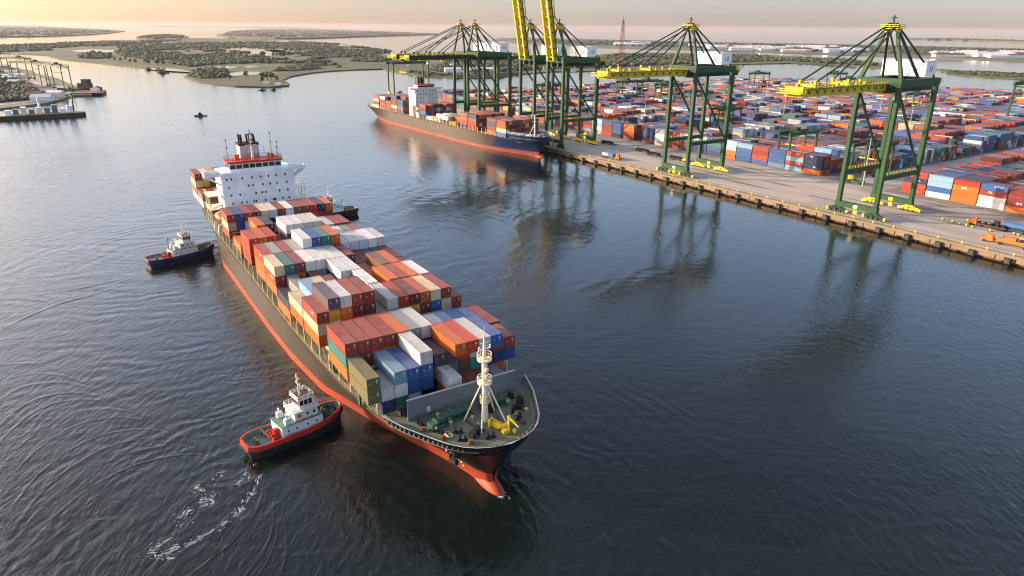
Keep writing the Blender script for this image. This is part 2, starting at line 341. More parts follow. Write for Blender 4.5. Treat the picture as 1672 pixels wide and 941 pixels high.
def land(name, px, h=1.2, mat='marsh', under=None):
    pts = [gp(x, y) for x, y in px]
    # rough the shoreline a little
    out = []
    n = len(pts)
    for i in range(n):
        a, b = pts[i], pts[(i+1) % n]; L = (b-a).length; k = max(1, min(10, int(L/60)))
        for j in range(k):
            q = a+(b-a)*(j/k); nrm = Vector((-(b-a).y, (b-a).x, 0)).normalized()
            out.append(q+nrm*(random.uniform(-1, 1)*min(L*0.05, 12) if j else 0))
    m = MB(); m.poly([(p.x, p.y) for p in out], -1, h, 0); o = m.build(name, M[mat], kind='structure')
    return o
land('marsh_land', [(-160, 88), (0, 86), (77, 91.5), (91, 95.5), (110, 99), (154, 103), (190, 107), (226, 111), (270, 115), (303, 118), (318, 120),
    (300, 126.5), (325, 135), (355, 139), (385, 142), (440, 143.5), (472, 141), (473, 138), (462, 132), (475, 126), (509, 120), (540, 117), (575, 115), (625, 113.5),
    (640, 118), (680, 124), (704, 125), (746, 128), (809, 128), (850, 122), (900, 118), (994, 117), (1060, 113), (1110, 109), (1215, 105.5), (1290, 104), (1390, 108), (1438, 112),
    (1442, 104), (1392, 97), (1290, 92.5), (1200, 88.5), (1100, 87), (1010, 87.5), (960, 92), (900, 94), (820, 93.5), (760, 94.5), (690, 95), (660, 97.5), (650, 95), (616, 89), (641, 83.5), (600, 77), (547, 71), (484, 66.7),
    (460, 64.5), (400, 64), (303, 62.5), (247, 65), (190, 66), (137, 68), (60, 71.5), (0, 74), (-160, 78)], 1.3, 'marsh')
land('west_headland', [(-200, 64), (0, 61), (80, 60), (150, 57), (180, 54.5), (204, 51.5), (172, 48.5), (110, 46), (60, 42.5), (-200, 38)], 5, 'farland')
land('islet', [(222, 62.5), (250, 65), (290, 64.5), (308, 61.5), (300, 58), (270, 56), (235, 58)], 3, 'farland')
land('far_peninsula', [(353, 58.5), (372, 62), (450, 64), (520, 63), (600, 60), (660, 58.5), (715, 56.5), (712, 55.5), (640, 52.5), (540, 49), (430, 47.5), (380, 51)], 6, 'farland')
land('far_spit', [(232, 42), (330, 44.5), (430, 46), (520, 47), (430, 43.3), (330, 42), (250, 41)], 8, 'farland')
land('east_shore', [(800, 66), (880, 75), (1000, 79), (1200, 84.5), (1300, 88), (1400, 91), (1500, 94), (1600, 98.5), (1672, 101), (1850, 106), (1850, 82), (1672, 80), (1600, 78.5), (1500, 76), (1400, 73.5), (1300, 71.5), (1150, 69), (1000, 65.5), (900, 62.5), (820, 62.5)], 2, 'farland')
land('sand_bar', [(1468, 63.5), (1600, 67.5), (1720, 70.5), (1720, 67.5), (1640, 65.5), (1550, 63)], 5, 'farland')
land('low_island', [(1526, 113), (1545, 121.5), (1609, 127.5), (1672, 130.5), (1800, 134), (1800, 124), (1672, 121), (1621, 117.5), (1570, 116.5)], 1.3, 'marsh')
land('west_shore', [(-120, 112), (-30, 106), (8, 107), (30, 113), (60, 122), (95, 130), (115, 139), (134, 145), (150, 150), (150, 157), (120, 158), (105, 163), (80, 170), (0, 180), (-120, 192)], 1.5, 'scrub')

def pond(px):
    pts = [gp(x, y, 1.5) for x, y in px]; m = MB(); m.poly([(p.x, p.y) for p in pts], 1.45, 1.45); m.build('pond', M['water'], kind='structure')
PONDS = [[(117, 82.5), (150, 80.8), (185, 82), (186, 84.5), (160, 86), (125, 85)],
           [(348, 80), (375, 78.5), (400, 77), (425, 79), (440, 80), (470, 81), (500, 83), (505, 86), (470, 86.5), (450, 89), (425, 87), (400, 86), (385, 84.5), (370, 84)], [(365, 88.5), (390, 87.2), (420, 86.5), (450, 89.5), (480, 88.5), (470, 92), (440, 91), (400, 93)],
           [(347, 108), (372, 107), (390, 109), (380, 112), (352, 111)], [(370, 120), (395, 117), (428, 117.5), (418, 122), (380, 124)],
           [(490, 71.5), (560, 73), (600, 78), (560, 76.5), (500, 74)], [(240, 69.5), (300, 68), (300, 70), (250, 71.5)],
           [(240, 113), (262, 110.5), (300, 114), (312, 118), (280, 116)], [(430, 67), (470, 66), (480, 68), (440, 69.5)],
           [(430, 82.5), (452, 81), (478, 84.5), (450, 86)], [(345, 84), (362, 85), (350, 87)], [(540, 84), (575, 83.5), (590, 86), (555, 87)], [(395, 108), (415, 107), (425, 109), (405, 111)],
           [(570, 92), (592, 91), (600, 94), (580, 95)], [(320, 79), (340, 78), (342, 80), (325, 81)], [(195, 75.5), (240, 72.5), (250, 74), (205, 77)], [(910, 101), (960, 99), (990, 101), (930, 104)], [(1130, 96), (1170, 94), (1200, 96), (1150, 98)]]
for px in PONDS: pond(px)
MEADOWS = [[(500, 98), (560, 95), (600, 97), (570, 101), (510, 102)], [(430, 95), (470, 94), (480, 97), (440, 98)], [(290, 85), (330, 84), (345, 88), (300, 90)], [(730, 103), (790, 101), (800, 106), (745, 108)], [(560, 78), (600, 80), (590, 83), (555, 81)], [(1030, 96), (1080, 94), (1085, 98), (1035, 100)]]

def inpoly(x, y, P):
    c = False; n = len(P); j = n-1
    for i in range(n):
        xi, yi = P[i]; xj, yj = P[j]
        if (yi > y) != (yj > y) and x < (xj-xi)*(y-yi)/(yj-yi+1e-12)+xi: c = not c
        j = i
    return c
def clump(m, p, r, h, col, n=7):
    """irregular leafy clump: a lumpy dome of n sides with a jagged top"""
    vs = []; a0 = random.random()*6.3
    for k, (zr, rr) in enumerate(((0.0, 0.72), (0.38, 1.0), (0.78, 0.62))):
        for i in range(n):
            a = a0+2*math.pi*(i+0.5*(k % 2))/n; q = r*rr*random.uniform(0.72, 1.22)
            vs.append((p[0]+q*math.cos(a), p[1]+q*math.sin(a), p[2]+h*(zr+(random.uniform(-0.12, 0.12) if k else 0))))
    vs.append((p[0]+random.uniform(-.2, .2)*r, p[1]+random.uniform(-.2, .2)*r, p[2]+h*random.uniform(0.9, 1.15)))
    for k in range(2):
        fs = []
        for i in range(n):
            a, b = k*n+i, k*n+(i+1) % n
            fs += [(a, b, b+n), (a, b+n, a+n)]
        s = random.uniform(0.8, 1.2); m.add([], [], 0)
        base = len(m.v)
        if k == 0: m.v += [tuple(v) for v in vs]; B0 = base
        for f in fs:
            q = s*random.uniform(0.75, 1.3); m.f.append(tuple(i+B0 for i in f)); m.m.append(0); m.c.append((col[0]*q, col[1]*q, col[2]*q))
    for i in range(n):
        q = random.uniform(0.8, 1.35); m.f.append((B0+2*n+i, B0+2*n+(i+1) % n, B0+3*n)); m.m.append(0); m.c.append((col[0]*q, col[1]*q, col[2]*q))
def woods(name, regions, h=7.0, base=1.0, cols=((0.030, 0.040, 0.014), (0.042, 0.052, 0.016), (0.022, 0.030, 0.014), (0.06, 0.064, 0.022))):
    m = MB()
    for P, cnt, hh in regions:
        xs = [p[0] for p in P]; ys = [p[1] for p in P]; k = 0; cnt = int(cnt*1.5)
        while k < cnt:
            x, y = random.uniform(min(xs), max(xs)), random.uniform(min(ys), max(ys))
            if not inpoly(x, y, P): continue
            if any(inpoly(x, y, Z) for Z in PONDS+MEADOWS): continue
            g_ = gp(x, y, base)
            if base < 1.2 and noise.noise(Vector((g_.x/130, g_.y/260, 3.1)))+0.4*noise.noise(Vector((g_.x/40, g_.y/80, 1.7))) > 0.20: cnt -= 0.6; continue
            k += 1; p = gp(x, y, base); D = p.length; r = (2.6+D*0.0019)*random.uniform(0.5, 1.5)
            clump(m, p, r, h*hh*0.72*random.uniform(0.35, 1.3), random.choice(cols), 6)
    return m.build(name, M['leaf'], kind='stuff')
woods('mangrove_woods', [
    ([(-60, 78), (0, 75), (140, 69), (240, 66.5), (300, 66), (190, 76), (120, 78), (95, 82), (30, 85), (-60, 86)], 1500, 1.0),
    ([(190, 76), (250, 71.5), (300, 70), (440, 69), (540, 71), (640, 84), (605, 89), (640, 98), (620, 102), (560, 100), (505, 98), (520, 92), (400, 94.5), (340, 88), (330, 80), (250, 79), (200, 84)], 2200, 1.0),
    ([(190, 84), (250, 80), (330, 82), (350, 90), (400, 96), (520, 98), (560, 101), (500, 104), (430, 104), (345, 106), (310, 110), (260, 100), (200, 92)], 1500, 1.0),
    ([(128, 88), (150, 85.5), (178, 89.5), (180, 95), (150, 97), (130, 95)], 160, 1.0),
    ([(318, 116), (345, 112.5), (370, 118), (368, 126), (340, 131), (314, 126)], 160, 1.1),
    ([(500, 106), (545, 104), (560, 110), (520, 113), (480, 117), (440, 117), (470, 110)], 170, 0.8),
    ([(655, 99), (760, 96), (900, 95.5), (1000, 90), (1100, 89), (1210, 90), (1290, 95), (1380, 99), (1436, 105), (1430, 108), (1280, 100), (1150, 104), (1000, 110), (880, 114), (800, 120), (720, 118), (680, 108)], 2300, 1.15),
    ([(660, 118), (745, 122), (840, 118), (850, 121), (800, 126), (745, 126), (690, 123)], 160, 0.7),
    ([(1540, 116), (1621, 119), (1760, 125), (1760, 129), (1620, 125), (1560, 121)], 170, 0.6),
    ])
woods('far_woods', [
    ([(-120, 61), (80, 59), (150, 56), (195, 52), (150, 49), (60, 44), (-120, 41)], 1400, 1.6),
    ([(224, 62), (250, 64), (300, 62.5), (300, 58.5), (270, 57), (237, 58.5)], 220, 1.5),
    ([(360, 59), (450, 63), (600, 59.5), (705, 56.5), (640, 53), (540, 49.5), (430, 48.5), (380, 52)], 1200, 1.6),
    ([(240, 42), (330, 44), (500, 46), (430, 44), (330, 42.6)], 300, 2.5),
    ([(830, 64), (1000, 67), (1150, 70.5), (1300, 73), (1500, 77), (1672, 81), (1750, 86), (1750, 95), (1672, 94), (1500, 89), (1300, 84), (1150, 79), (1000, 75), (880, 71)], 1500, 1.1),
    ([(1473, 64), (1600, 67), (1720, 70), (1720, 68), (1560, 63.8)], 160, 1.6)], base=2.0,
    cols=((0.045, 0.055, 0.03), (0.06, 0.065, 0.035), (0.035, 0.042, 0.026)))

# single trees one can tell apart
def tree(name, p, h, label, group, col=(0.045, 0.065, 0.02), spread=0.55):
    r = E(name, p, random.random()*6, label, 'tree', group)
    tm = MB(); tm.cyl((0, 0, -0.3), (0, 0, h*0.55), h*0.035, h*0.018, 7)
    for i in range(4):
        a = i*1.6+random.random(); tm.cyl((0, 0, h*(0.3+0.05*i)), (math.cos(a)*h*0.25, math.sin(a)*h*0.25, h*0.62), h*0.014, h*0.006, 5)
    tm.build('trunk', M['bark'], r)
    cm = MB()
    for i in range(26):
        a = random.random()*6.28; d = h*spread*0.5*math.sqrt(random.random()); z = h*random.uniform(0.35, 0.85)-d*0.4
        clump(cm, (d*math.cos(a), d*math.sin(a), z), h*random.uniform(0.07, 0.14), h*random.uniform(0.12, 0.2), tuple(c*random.uniform(0.6, 1.5) for c in col), 5)
    cm.build('crown', M['leaf'], r)
    return r
def NTH0(n): return ['zeroth', 'first', 'second', 'third', 'fourth', 'fifth', 'sixth', 'seventh', 'eighth', 'ninth', 'tenth', 'eleventh', 'twelfth', 'thirteenth'][n]
for k_, (x, y, h) in enumerate(sorted(((178, 99, 9), (188, 100, 8), (197, 101, 9), (206, 100, 11), (213, 103, 9), (221, 104, 10), (238, 105, 12), (243, 106, 11), (257, 107, 12), (259, 106, 9), (267, 107.5, 10), (170, 98, 8)))):
    tree('shore_tree', gp(x, y, 1.2), h, 'dark round tree on the grassy marsh spit, %s from the left' % NTH0(k_+1), 'trees on the grassy spit')
for k_, (x, y, h) in enumerate(sorted(((375, 131, 9), (402, 128, 11), (430, 133, 14), (437, 131, 12), (444, 132, 13), (428, 135, 8), (452, 134, 9), (350, 131, 9)))):
    tree('point_tree', gp(x, y, 1.2), h, 'dark tree on the green river point, %s from the left' % NTH0(k_+1), 'trees on the green river point')
# ------------------------------------------------------------------ port land, quay
PL = [(-600, 0), (-600, 60), (-540, 72), (-470, 85), (-455, 150), (-468, 230), (-465, 292), (-469, 420), (-460, 570), (-400, 658), (-295, 640), (-237, 652), (-158, 680), (-60, 695), (260, 700), (260, 0)]
PL[0] = (-376, 0); PL[1] = (-384, 22); PL[2] = (-490, 52)
def qpoly(name, pts, z0, z1, mat, kind='structure'):
    m = MB(); P = [Q(*p) for p in pts]; m.poly([(p.x, p.y) for p in P], z0, z1); return m.build(name, M[mat], kind=kind)
qpoly('port_ground', [(-376, 1.2)]+PL[1:-1]+[(260, 1.2)], -2, 2.98, 'scrub')
qpoly('apron', [(-375, 1.2), (-383, 22), (-460, 44), (-460, 58), (260, 58), (260, 1.2)], 2.984, 2.988, 'concrete')
qpoly('container_yard_ground', [(-462, 58), (-462, 70), (-446, 150), (-455, 292), (-455, 420), (-448, 560), (-395, 640), (-295, 622), (-237, 636), (-150, 662), (260, 672), (260, 58)], 2.984, 2.988, 'yardg')
# wide concrete cross road through the yard and paved lanes
qpoly('yard_road', [(5, 58), (5, 560), (27, 560), (27, 58)], 2.990, 2.9935, 'concrete')
qpoly('yard_front_road', [(-440, 58.1), (-440, 63), (4.9, 63), (4.9, 58.1)], 2.990, 2.9935, 'concrete')
# quay edge: capping beam and wall panels, recess with piles below
qw = E('quay_wall', Q(0, 0, 0), QA, 'weathered tan concrete quay wall with dark recesses at the waterline', 'quay wall')
m = MB(); m.bx(-376, 260, -0.5, 1.3, 2.2, 3.06); m.build('capping_beam', M['quaywall'], qw)
m = MB()
u = -375
while u < 258:
    L = random.uniform(6.0, 7.2); m.bx(u, u+L-0.35, -0.18, 0.9, 0.75, 2.19); u += L
m.build('wall_panels', M['quaywall'], qw)
m = MB(); m.bx(-375, 259, 1.0, 1.19, -2, 2.15); m.build('back_wall', M['rust'], qw)
for u in range(-200, 258, 7):
    m = MB(); m.cyl((u, 0.35, -2), (u, 0.35, 0.74), 0.35, n=8); m.build('pile', M['black'], qw)
def NTH(n):
    ones = ['', 'first', 'second', 'third', 'fourth', 'fifth', 'sixth', 'seventh', 'eighth', 'ninth']
    if n <= 20: return ORD0[n]
    t_ = {2: 'twenty', 3: 'thirty', 4: 'forty', 5: 'fifty', 6: 'sixty', 7: 'seventy', 8: 'eighty', 9: 'ninety'}[n//10]
    return t_+'-'+ones[n % 10] if n % 10 else {'twenty': 'twentieth', 'thirty': 'thirtieth', 'forty': 'fortieth', 'fifty': 'fiftieth', 'sixty': 'sixtieth', 'seventy': 'seventieth', 'eighty': 'eightieth', 'ninety': 'ninetieth'}[t_]
ORD0 = ['zeroth', 'first', 'second', 'third', 'fourth', 'fifth', 'sixth', 'seventh', 'eighth', 'ninth', 'tenth', 'eleventh', 'twelfth', 'thirteenth', 'fourteenth', 'fifteenth', 'sixteenth', 'seventeenth', 'eighteenth', 'nineteenth', 'twentieth']
fen = None
for i, u in enumerate(range(-128, 250, 11)):
    if fen is None:
        fen = E('quay_fender', (0, 0, 0), QA, 'black rubber fender block hanging on the quay face', 'fenders', 'rubber fenders along the quay')
        m = MB(); m.bx(-1.0, 1.0, -0.75, -0.05, 0.1, 2.1); m.build('rubber_pad', M['black'], fen)
        m = MB(); m.bx(-0.7, 0.7, -0.87, -0.76, 0.4, 1.9); m.build('face_panel', M['steel'], fen)
        o = fen
    else: o = copytree(fen)
    o.location = Q(u, -0.46, 0); tag(o, 'black rubber quay fender, %s along the quay from the moored ship bow' % NTH(i+1), 'fender')
bol = None
for i, u in enumerate(range(-120, 250, 8)):
    if bol is None:
        bol = E('bollard', (0, 0, 0), QA)
        m = MB(); m.cyl((0, 0, 0), (0, 0, 0.55), 0.28, 0.22, 10); m.build('post', M['yel2'], bol)
        m = MB(); m.cyl((0, 0, 0.55), (0, 0, 0.8), 0.42, 0.36, 10); m.build('cap', M['yel2'], bol); o = bol
    else: o = copytree(bol)
    o.location = Q(u, 0.45, 3.06); tag(o, 'yellow quay edge bollard, %s counted from the moored ship bow' % NTH(i+1), 'bollard', 'yellow mooring bollards on the quay edge')
def strip(name, u0, u1, v, wd, z, mat, dash=None):
    m = MB(); u = u0
    while u < u1:
        e = min(u1, u+(dash or (u1-u0))); P = [Q(u, v-wd/2), Q(e, v-wd/2), Q(e, v+wd/2), Q(u, v+wd/2)]
        m.add([(p.x, p.y, z) for p in P], [(0, 1, 2, 3)]); u = e+(dash*0.35 if dash else 1)
    m.build(name, M[mat], kind='structure')
for v in (5.0, 31.0): strip('crane_rail', -372, 258, v, 0.30, 3.03, 'rail')
for v in (2.4, 34.0, 8.2): strip('painted_line', -372, 258, v, 0.35, 2.992, 'yline', 9)
strip('painted_line', -440, 3, 56.5, 0.3, 2.996, 'yline', 14); strip('painted_line', 30, 258, 60.5, 0.3, 2.996, 'yline', 14)

for k in range(34):
    u_ = random.uniform(-190, 150); v_ = random.uniform(9, 52); L_ = random.uniform(6, 30); W_ = random.uniform(0.7, 3.5)
    m = MB(); P = []
    for j in range(14):
        a = 2*math.pi*j/14; P.append(Q(u_+L_/2*math.cos(a)*random.uniform(0.75, 1.1), v_+W_/2*math.sin(a)*random.uniform(0.6, 1.2)))
    m.add([(p.x, p.y, 2.996+0.0012*k) for p in P], [tuple(range(14))]); m.build('pavement_stain', M['yardg'], kind='structure')
# ------------------------------------------------------------------ containers (collected first, the largest in the picture become objects)
CL, CWD, CHT, PITCHC, TIER = 10.2, 2.30, 2.37, 2.42, 2.45
REC = []   # dict(pos centre-bottom, rz, len, colour key, exposed area, label, group)
def vis_area(p, rz, L, top, side, end, Wd=CWD, Hh=CHT):
    c = Vector((p.x, p.y, p.z+Hh/2)); v = Vector((0, 0, CAMH))-c; D = v.length; v.normalize()
    ax = Vector((math.cos(rz), math.sin(rz), 0)); ay = Vector((-ax.y, ax.x, 0)); a = 0
    if top: a += L*Wd*max(0, v.z)
    if side: a += L*Hh*abs(v.dot(ay))
    if end: a += Wd*Hh*abs(v.dot(ax))
    x, y, ww = toscreen(c)
    if not (-30 < x < 1702 and -30 < y < 971) or ww < 0: return 0
    return a/D/D*1.3e6
ORD = ['zeroth', 'first', 'second', 'third', 'fourth', 'fifth', 'sixth', 'seventh', 'eighth', 'ninth', 'tenth', 'eleventh', 'twelfth', 'thirteenth', 'fourteenth', 'fifteenth', 'sixteenth', 'seventeenth', 'eighteenth', 'nineteenth', 'twentieth'] + ['further']*400
BELOW = ['topping', 'one below top in', 'two below top in', 'three below top in', 'four below top in', 'five below top in', 'six below top in']
def hullpt(b, ang, s, t, z):
    d = Vector((math.cos(ang), math.sin(ang), 0)); n = Vector((-d.y, d.x, 0)); p = b-d*s+n*t; return Vector((p.x, p.y, z))
def load_ship(base, ang, bays, z0, rowname, group, first_outer=True, pal='rrrRooowwwbbdgtlmmnvcy', cols=13):
    """bays: list of (front s, length, colours starboard->port, tiers per column, t shift, optional first-tier index)"""
    for bi, bay in enumerate(bays):
        s0, L, cstr, ns, sh = bay[:5]; side = bay[5] if len(bay) > 5 else {}
        nc = len(cstr)
        for c in range(nc):
            n = ns[c]; t = (c-(nc-1)/2)*PITCHC+sh
            for k in range(n):
                if k == 0 and c in (0, nc-1) and n > 2 and first_outer: continue
                top = (k == n-1)
                left = ns[c-1] if c else 0
                key = cstr[c] if top else side.get((c, k), random.choice(pal))
                side_vis = k >= left
                nb = [x for x in bays if x[0] < s0-1 and x[0]+x[1] > s0-9]
                front = 0
                if nb:
                    q = max(nb, key=lambda x: x[0]); cc = min(len(q[2])-1, max(0, int(round((t-q[4])/PITCHC+(len(q[2])-1)/2)))); front = q[3][cc]
                end_vis = k >= front or (s0-(nb[0][0]+nb[0][1] if nb else -99) > 5)
                p = hullpt(base, ang, s0+L/2, t, z0+TIER*k)
                a = vis_area(p, ang, L, top, side_vis, end_vis)
                fmt = '%s container %s %s waterside stack, %s row behind %s' if 'moored' in rowname else '%s container %s %s stack from starboard rail, %s row behind %s'
                lab = fmt % (CW[key][0], BELOW[n-1-k], ORD[c+1], ORD[bi+1], rowname)
                REC.append(dict(p=p, rz=ang, L=L, k=key, a=a, label=lab, group=group, end=True))
B1 = Vector((-1.3, 93.8, 0))
def tiers(s): return [int(ch) for ch in s]
SB = [
    (14.6, 5.0, 'wrrrg', tiers('21111'), 4.2),
    (17.2, 9.2, 'kwlbw', tiers('32334'), -9.6, {(0, 1): 'k', (2, 1): 'w', (3, 1): 'b', (4, 2): 'b', (0, 0): 'k', (4, 1): 'b', (2, 0): 't'}),
    (19.8, 6.4, 'vvRwbrr', tiers('3333333'), 6.3, {(5, 1): 'b', (6, 1): 'b', (5, 0): 'o', (6, 0): 'o'}),
    (27.0, CL, 'rrrrogwmwlbbr', tiers('4444444333333'), 0, {(0, 2): 't', (0, 1): 'o', (0, 3): 'r', (1, 2): 'r', (1, 1): 'r'}),
    (43.1, CL, 'rvwrrgwRmocrr', tiers('4555534444443'), 0, {(0, 2): 'c', (0, 1): 'o', (1, 3): 'y', (2, 3): 'o', (3, 3): 'm', (4, 3): 'm', (6, 2): 't', (7, 2): 'r', (8, 2): 'y', (9, 2): 'm', (10, 2): 'b', (11, 2): 'c', (5, 2): 'w', (1, 4): 'v'}),
    (53.9, CL, 'clcmggwgorowr', tiers('3444324344443'), 0, {(0, 1): 'o', (0, 2): 'c'}),
    (64.5, CL, 'dgwmgwwgonoor', tiers('2323244334433'), 0),
    (75.0, CL, 'ctmwwwwmrrbtr', tiers('4444444433333'), 0, {(0, 2): 'r', (0, 1): 'o', (1, 2): 'r', (8, 1): 'y'}),
    (85.4, CL, 'RgrgwbtowwwwwR'[:13], tiers('4444555544444'), 0, {(0, 2): 'o', (0, 1): 'o'}),
    (100.4, CL, 'RoRmwwwwonwgr', tiers('4443555543333'), 0, {(0, 2): 'R', (0, 1): 'R'}),
    (113.0, CL, 'orodmgrnrgwrr', tiers('2244333333333'), 0),
    (128.6, CL, 'rbrmcwrwnrRdo', tiers('4444444444444'), 0, {(0, 2): 'c', (0, 1): 'r', (1, 2): 'b', (2, 2): 'w'}),
    (172.0, CL, 'nrcgrmnrgrrwn', tiers('3334444443333'), 0, {(0, 2): 'y', (1, 1): 'y'}),
    (183.5, CL, 'rcykrmnrgrrwn', tiers('5555444444444'), 0, {(0, 3): 'c', (1, 3): 'y', (2, 3): 't', (0, 2): 'o'}),
]
load_ship(B1, SA, SB, 10.62, 'bow', 'containers on the big container ship')
# orange, red, white and blue boxes that stand high at the middle of the foremost rows
for j, key in enumerate('oRwb'):
    p = hullpt(B1, SA, 17.0+CL/2, 0.6+j*PITCHC+1.2, 10.62+TIER*3)
    REC.append(dict(p=p, rz=SA, L=CL, k=key, a=400, label='%s container standing high, %s of four abreast above the breakwater middle' % (CW[key][0], ORD[j+1]), group='containers on the big container ship', end=True))
B2 = Q(-137, -14.3, 0)
def rs(chars, n=10): return ''.join(random.choice(chars) for _ in range(n))
SB2 = []
for s0, nn, ch in ((22, 4, 'bdrmonc'), (33, 4, 'rmbdnow'), (56, 4, 'rmndo'), (67, 4, 'rmno'), (82, 2, 'cwwyo'), (93, 2, 'ccwyn'), (104, 2, 'wwcg'), (115, 1, 'ccwn'), (126, 4, 'rmRnd'), (137, 3, 'rmnRw'), (163, 5, 'roRmb'), (174, 5, 'oornbR'), (185, 3, 'rRow'), (196, 4, 'rodwR'), (208, 4, 'nrogk')):
    SB2.append((s0, CL, rs(ch), [max(1, nn-(random.random() < 0.22)) for _ in range(10)], 0))
SB2[0] = SB2[0][:5]+({(0, 3): 'n', (0, 2): 'o', (0, 1): 'c'},)
load_ship(B2, QA, SB2, 10.0, "moored ship's bow", 'containers on the moored ship', False, 'rrmmoonnbdRcw')
# yard
def yard():
    palN = 'rrRoobbbbdddwwwcttlggmmnny'; PLq = [(x, y) for x, y in PL]
    rowv = []; v = 66.0
    while v < 690:
        for j in range(8): rowv.append((v+j*PITCHC, len(rowv)//8, j))
        v += 8*PITCHC+4.6
    bays = []
    u = 32.0; i = 1
    while u < 240: bays.append((u+CL/2, i, 'R')); u += CL+0.45+(7 if i % 8 == 0 else 0); i += 1
    u = 1.5; i = 1
    while u > -455: bays.append((u-CL/2, i, 'L')); u -= CL+0.45+(8 if i in (13, 26) else 0); i += 1
    hmap = {}
    for (uc, i, sd) in bays:
        blocks = {}
        for (vv, bk, j) in rowv:
            if not inpoly(uc, vv+14, PLq) or not inpoly(uc-14, vv+14, PLq): continue
            if sd == 'L' and bk == 0 and i <= 1: continue
            key = (i, sd, bk)
            if key not in blocks: blocks[key] = (random.choices([1, 2, 3, 4], [0.4, 2, 6, 5])[0], random.choice([palN, palN, 'bbbdlw', 'oorrR', 'rrmnR', 'wwcgl', 'bbtrow', 'rRobbd']))
            nb, pal = blocks[key]
            if vv > 330: nb = min(nb, 3)
            n = max(0, min(4, nb+random.choice([-1, 0, 0, 0, 0, 0, 0, 0])))
            if bk == 0: n = max(4 if j < 3 else 3, n)
            hmap[(sd, i, bk, j)] = n
    for (uc, i, sd) in bays:
        for (vv, bk, j) in rowv:
            n = hmap.get((sd, i, bk, j))
            if not n: continue
            prev = hmap.get((sd, i, bk, j-1), 0) if j else 0
            r_ = random.Random(i*7919+bk*131+(0 if sd == 'R' else 55))
            pal = r_.choice([palN, palN, 'bbbdlwr', 'oorrRb', 'rrmnRo', 'wwcglb', 'bbtrow', 'rRobbd'])
            run = ''
            for k in range(n):
                p = Q(uc, vv, 3.0+TIER*k*0.985); top = k == n-1; key = random.choice(pal) if random.random() < 0.7 or not run else run; run = key
                endv = (hmap.get((sd, i+(1 if sd == 'R' else -1), bk, j), 0) <= k)
                a = vis_area(p, QA, CL, top, k >= prev, endv)
                if bk > 0 and not top: a *= 0.55
                lab = '%s container %s from ground, %s stack %s of yard road, %s row inland' % (CW[key][0], ORD[k+1], ORD[i], 'right' if sd == 'R' else 'left', ORD[min(bk*8+j+1, 20)])
                if bk*8+j+1 > 20: a = min(a, 1)
                REC.append(dict(p=p, rz=QA, L=CL, k=key, a=a, label=lab, group='containers stacked in the yard', end=False))
yard()
REC.sort(key=lambda r: -r['a'])
IND, REST = REC[:300], REC[300:]
def cont_mesh(L):
    m = MB(); W2, H = CWD/2, CHT; x = L/2
    m.bx(-x+0.05, x-0.05, -W2+0.05, W2-0.05, 0.08, H-0.05)
    for a in (-1, 1):
        for b in (-1, 1): m.bx(a*x-a*0.22, a*x, b*W2-b*0.16, b*W2, 0, H)
        m.bx(-x+0.22, x-0.22, a*W2-a*0.1, a*W2, 0, 0.18); m.bx(-x+0.22, x-0.22, a*W2-a*0.1, a*W2, H-0.14, H-0.004)
        m.bx(a*x-a*0.12, a*x, -W2+0.16, W2-0.16, 0, 0.18); m.bx(a*x-a*0.12, a*x, -W2+0.16, W2-0.16, H-0.16, H-0.004)
    me = m.build('tmp', M['cont']); d = me.data; bpy.data.objects.remove(me); d.name = 'container_body'; return d
CM = {}
def door_mesh(L):
    m = MB(); x = L/2
    for a in (-1, 1): m.bx(x-0.05, x-0.02, a*0.03, a*(CWD/2-0.17), 0.2, CHT-0.18, 0)
    for y in (-0.78, -0.34, 0.34, 0.78):
        m.bx(x-0.02, x+0.03, y-0.028, y+0.028, 0.12, CHT-0.1, 1); m.bx(x+0.005, x+0.05, y-0.02, y+0.26, 1.0, 1.06, 1)
    m.bx(x-0.02, x+0.0, 0.42, 0.72, 1.5, 1.95, 2); m.bx(x-0.02, x+0.0, -0.7, -0.45, 1.3, 1.45, 2); m.bx(x-0.02, x+0.0, 0.45, 0.7, 1.2, 1.3, 2)
    o = m.build('tmp', [M['cont'], M['cont'], M['lgrey']]); d = o.data; bpy.data.objects.remove(o); d.name = 'container_door'; return d
def mark_mesh(L, seed):
    rr = random.Random(seed); m = MB()
    for sgn in (-1,):
        y = sgn*(CWD/2+0.004); x0 = rr.uniform(-2.5, 1.5); n = rr.randint(3, 6); cw = rr.uniform(0.35, 0.6); hh = rr.uniform(0.5, 0.9); z = rr.uniform(1.0, 1.4)
        for k in range(n):
            xa = x0+k*cw*1.35
            m.bx(xa, xa+cw*0.3, y-0.006, y+0.006, z, z+hh)
            if rr.random() < .7: m.bx(xa+cw*0.302, xa+cw, y-0.006, y+0.006, z+hh*0.7, z+hh)
            if rr.random() < .6: m.bx(xa+cw*0.302, xa+cw, y-0.006, y+0.006, z, z+hh*0.25)
    o = m.build('tmp', M['white']); d = o.data; bpy.data.objects.remove(o); d.name = 'container_marking'; return d
MARKS = [mark_mesh(CL, i) for i in range(8)]
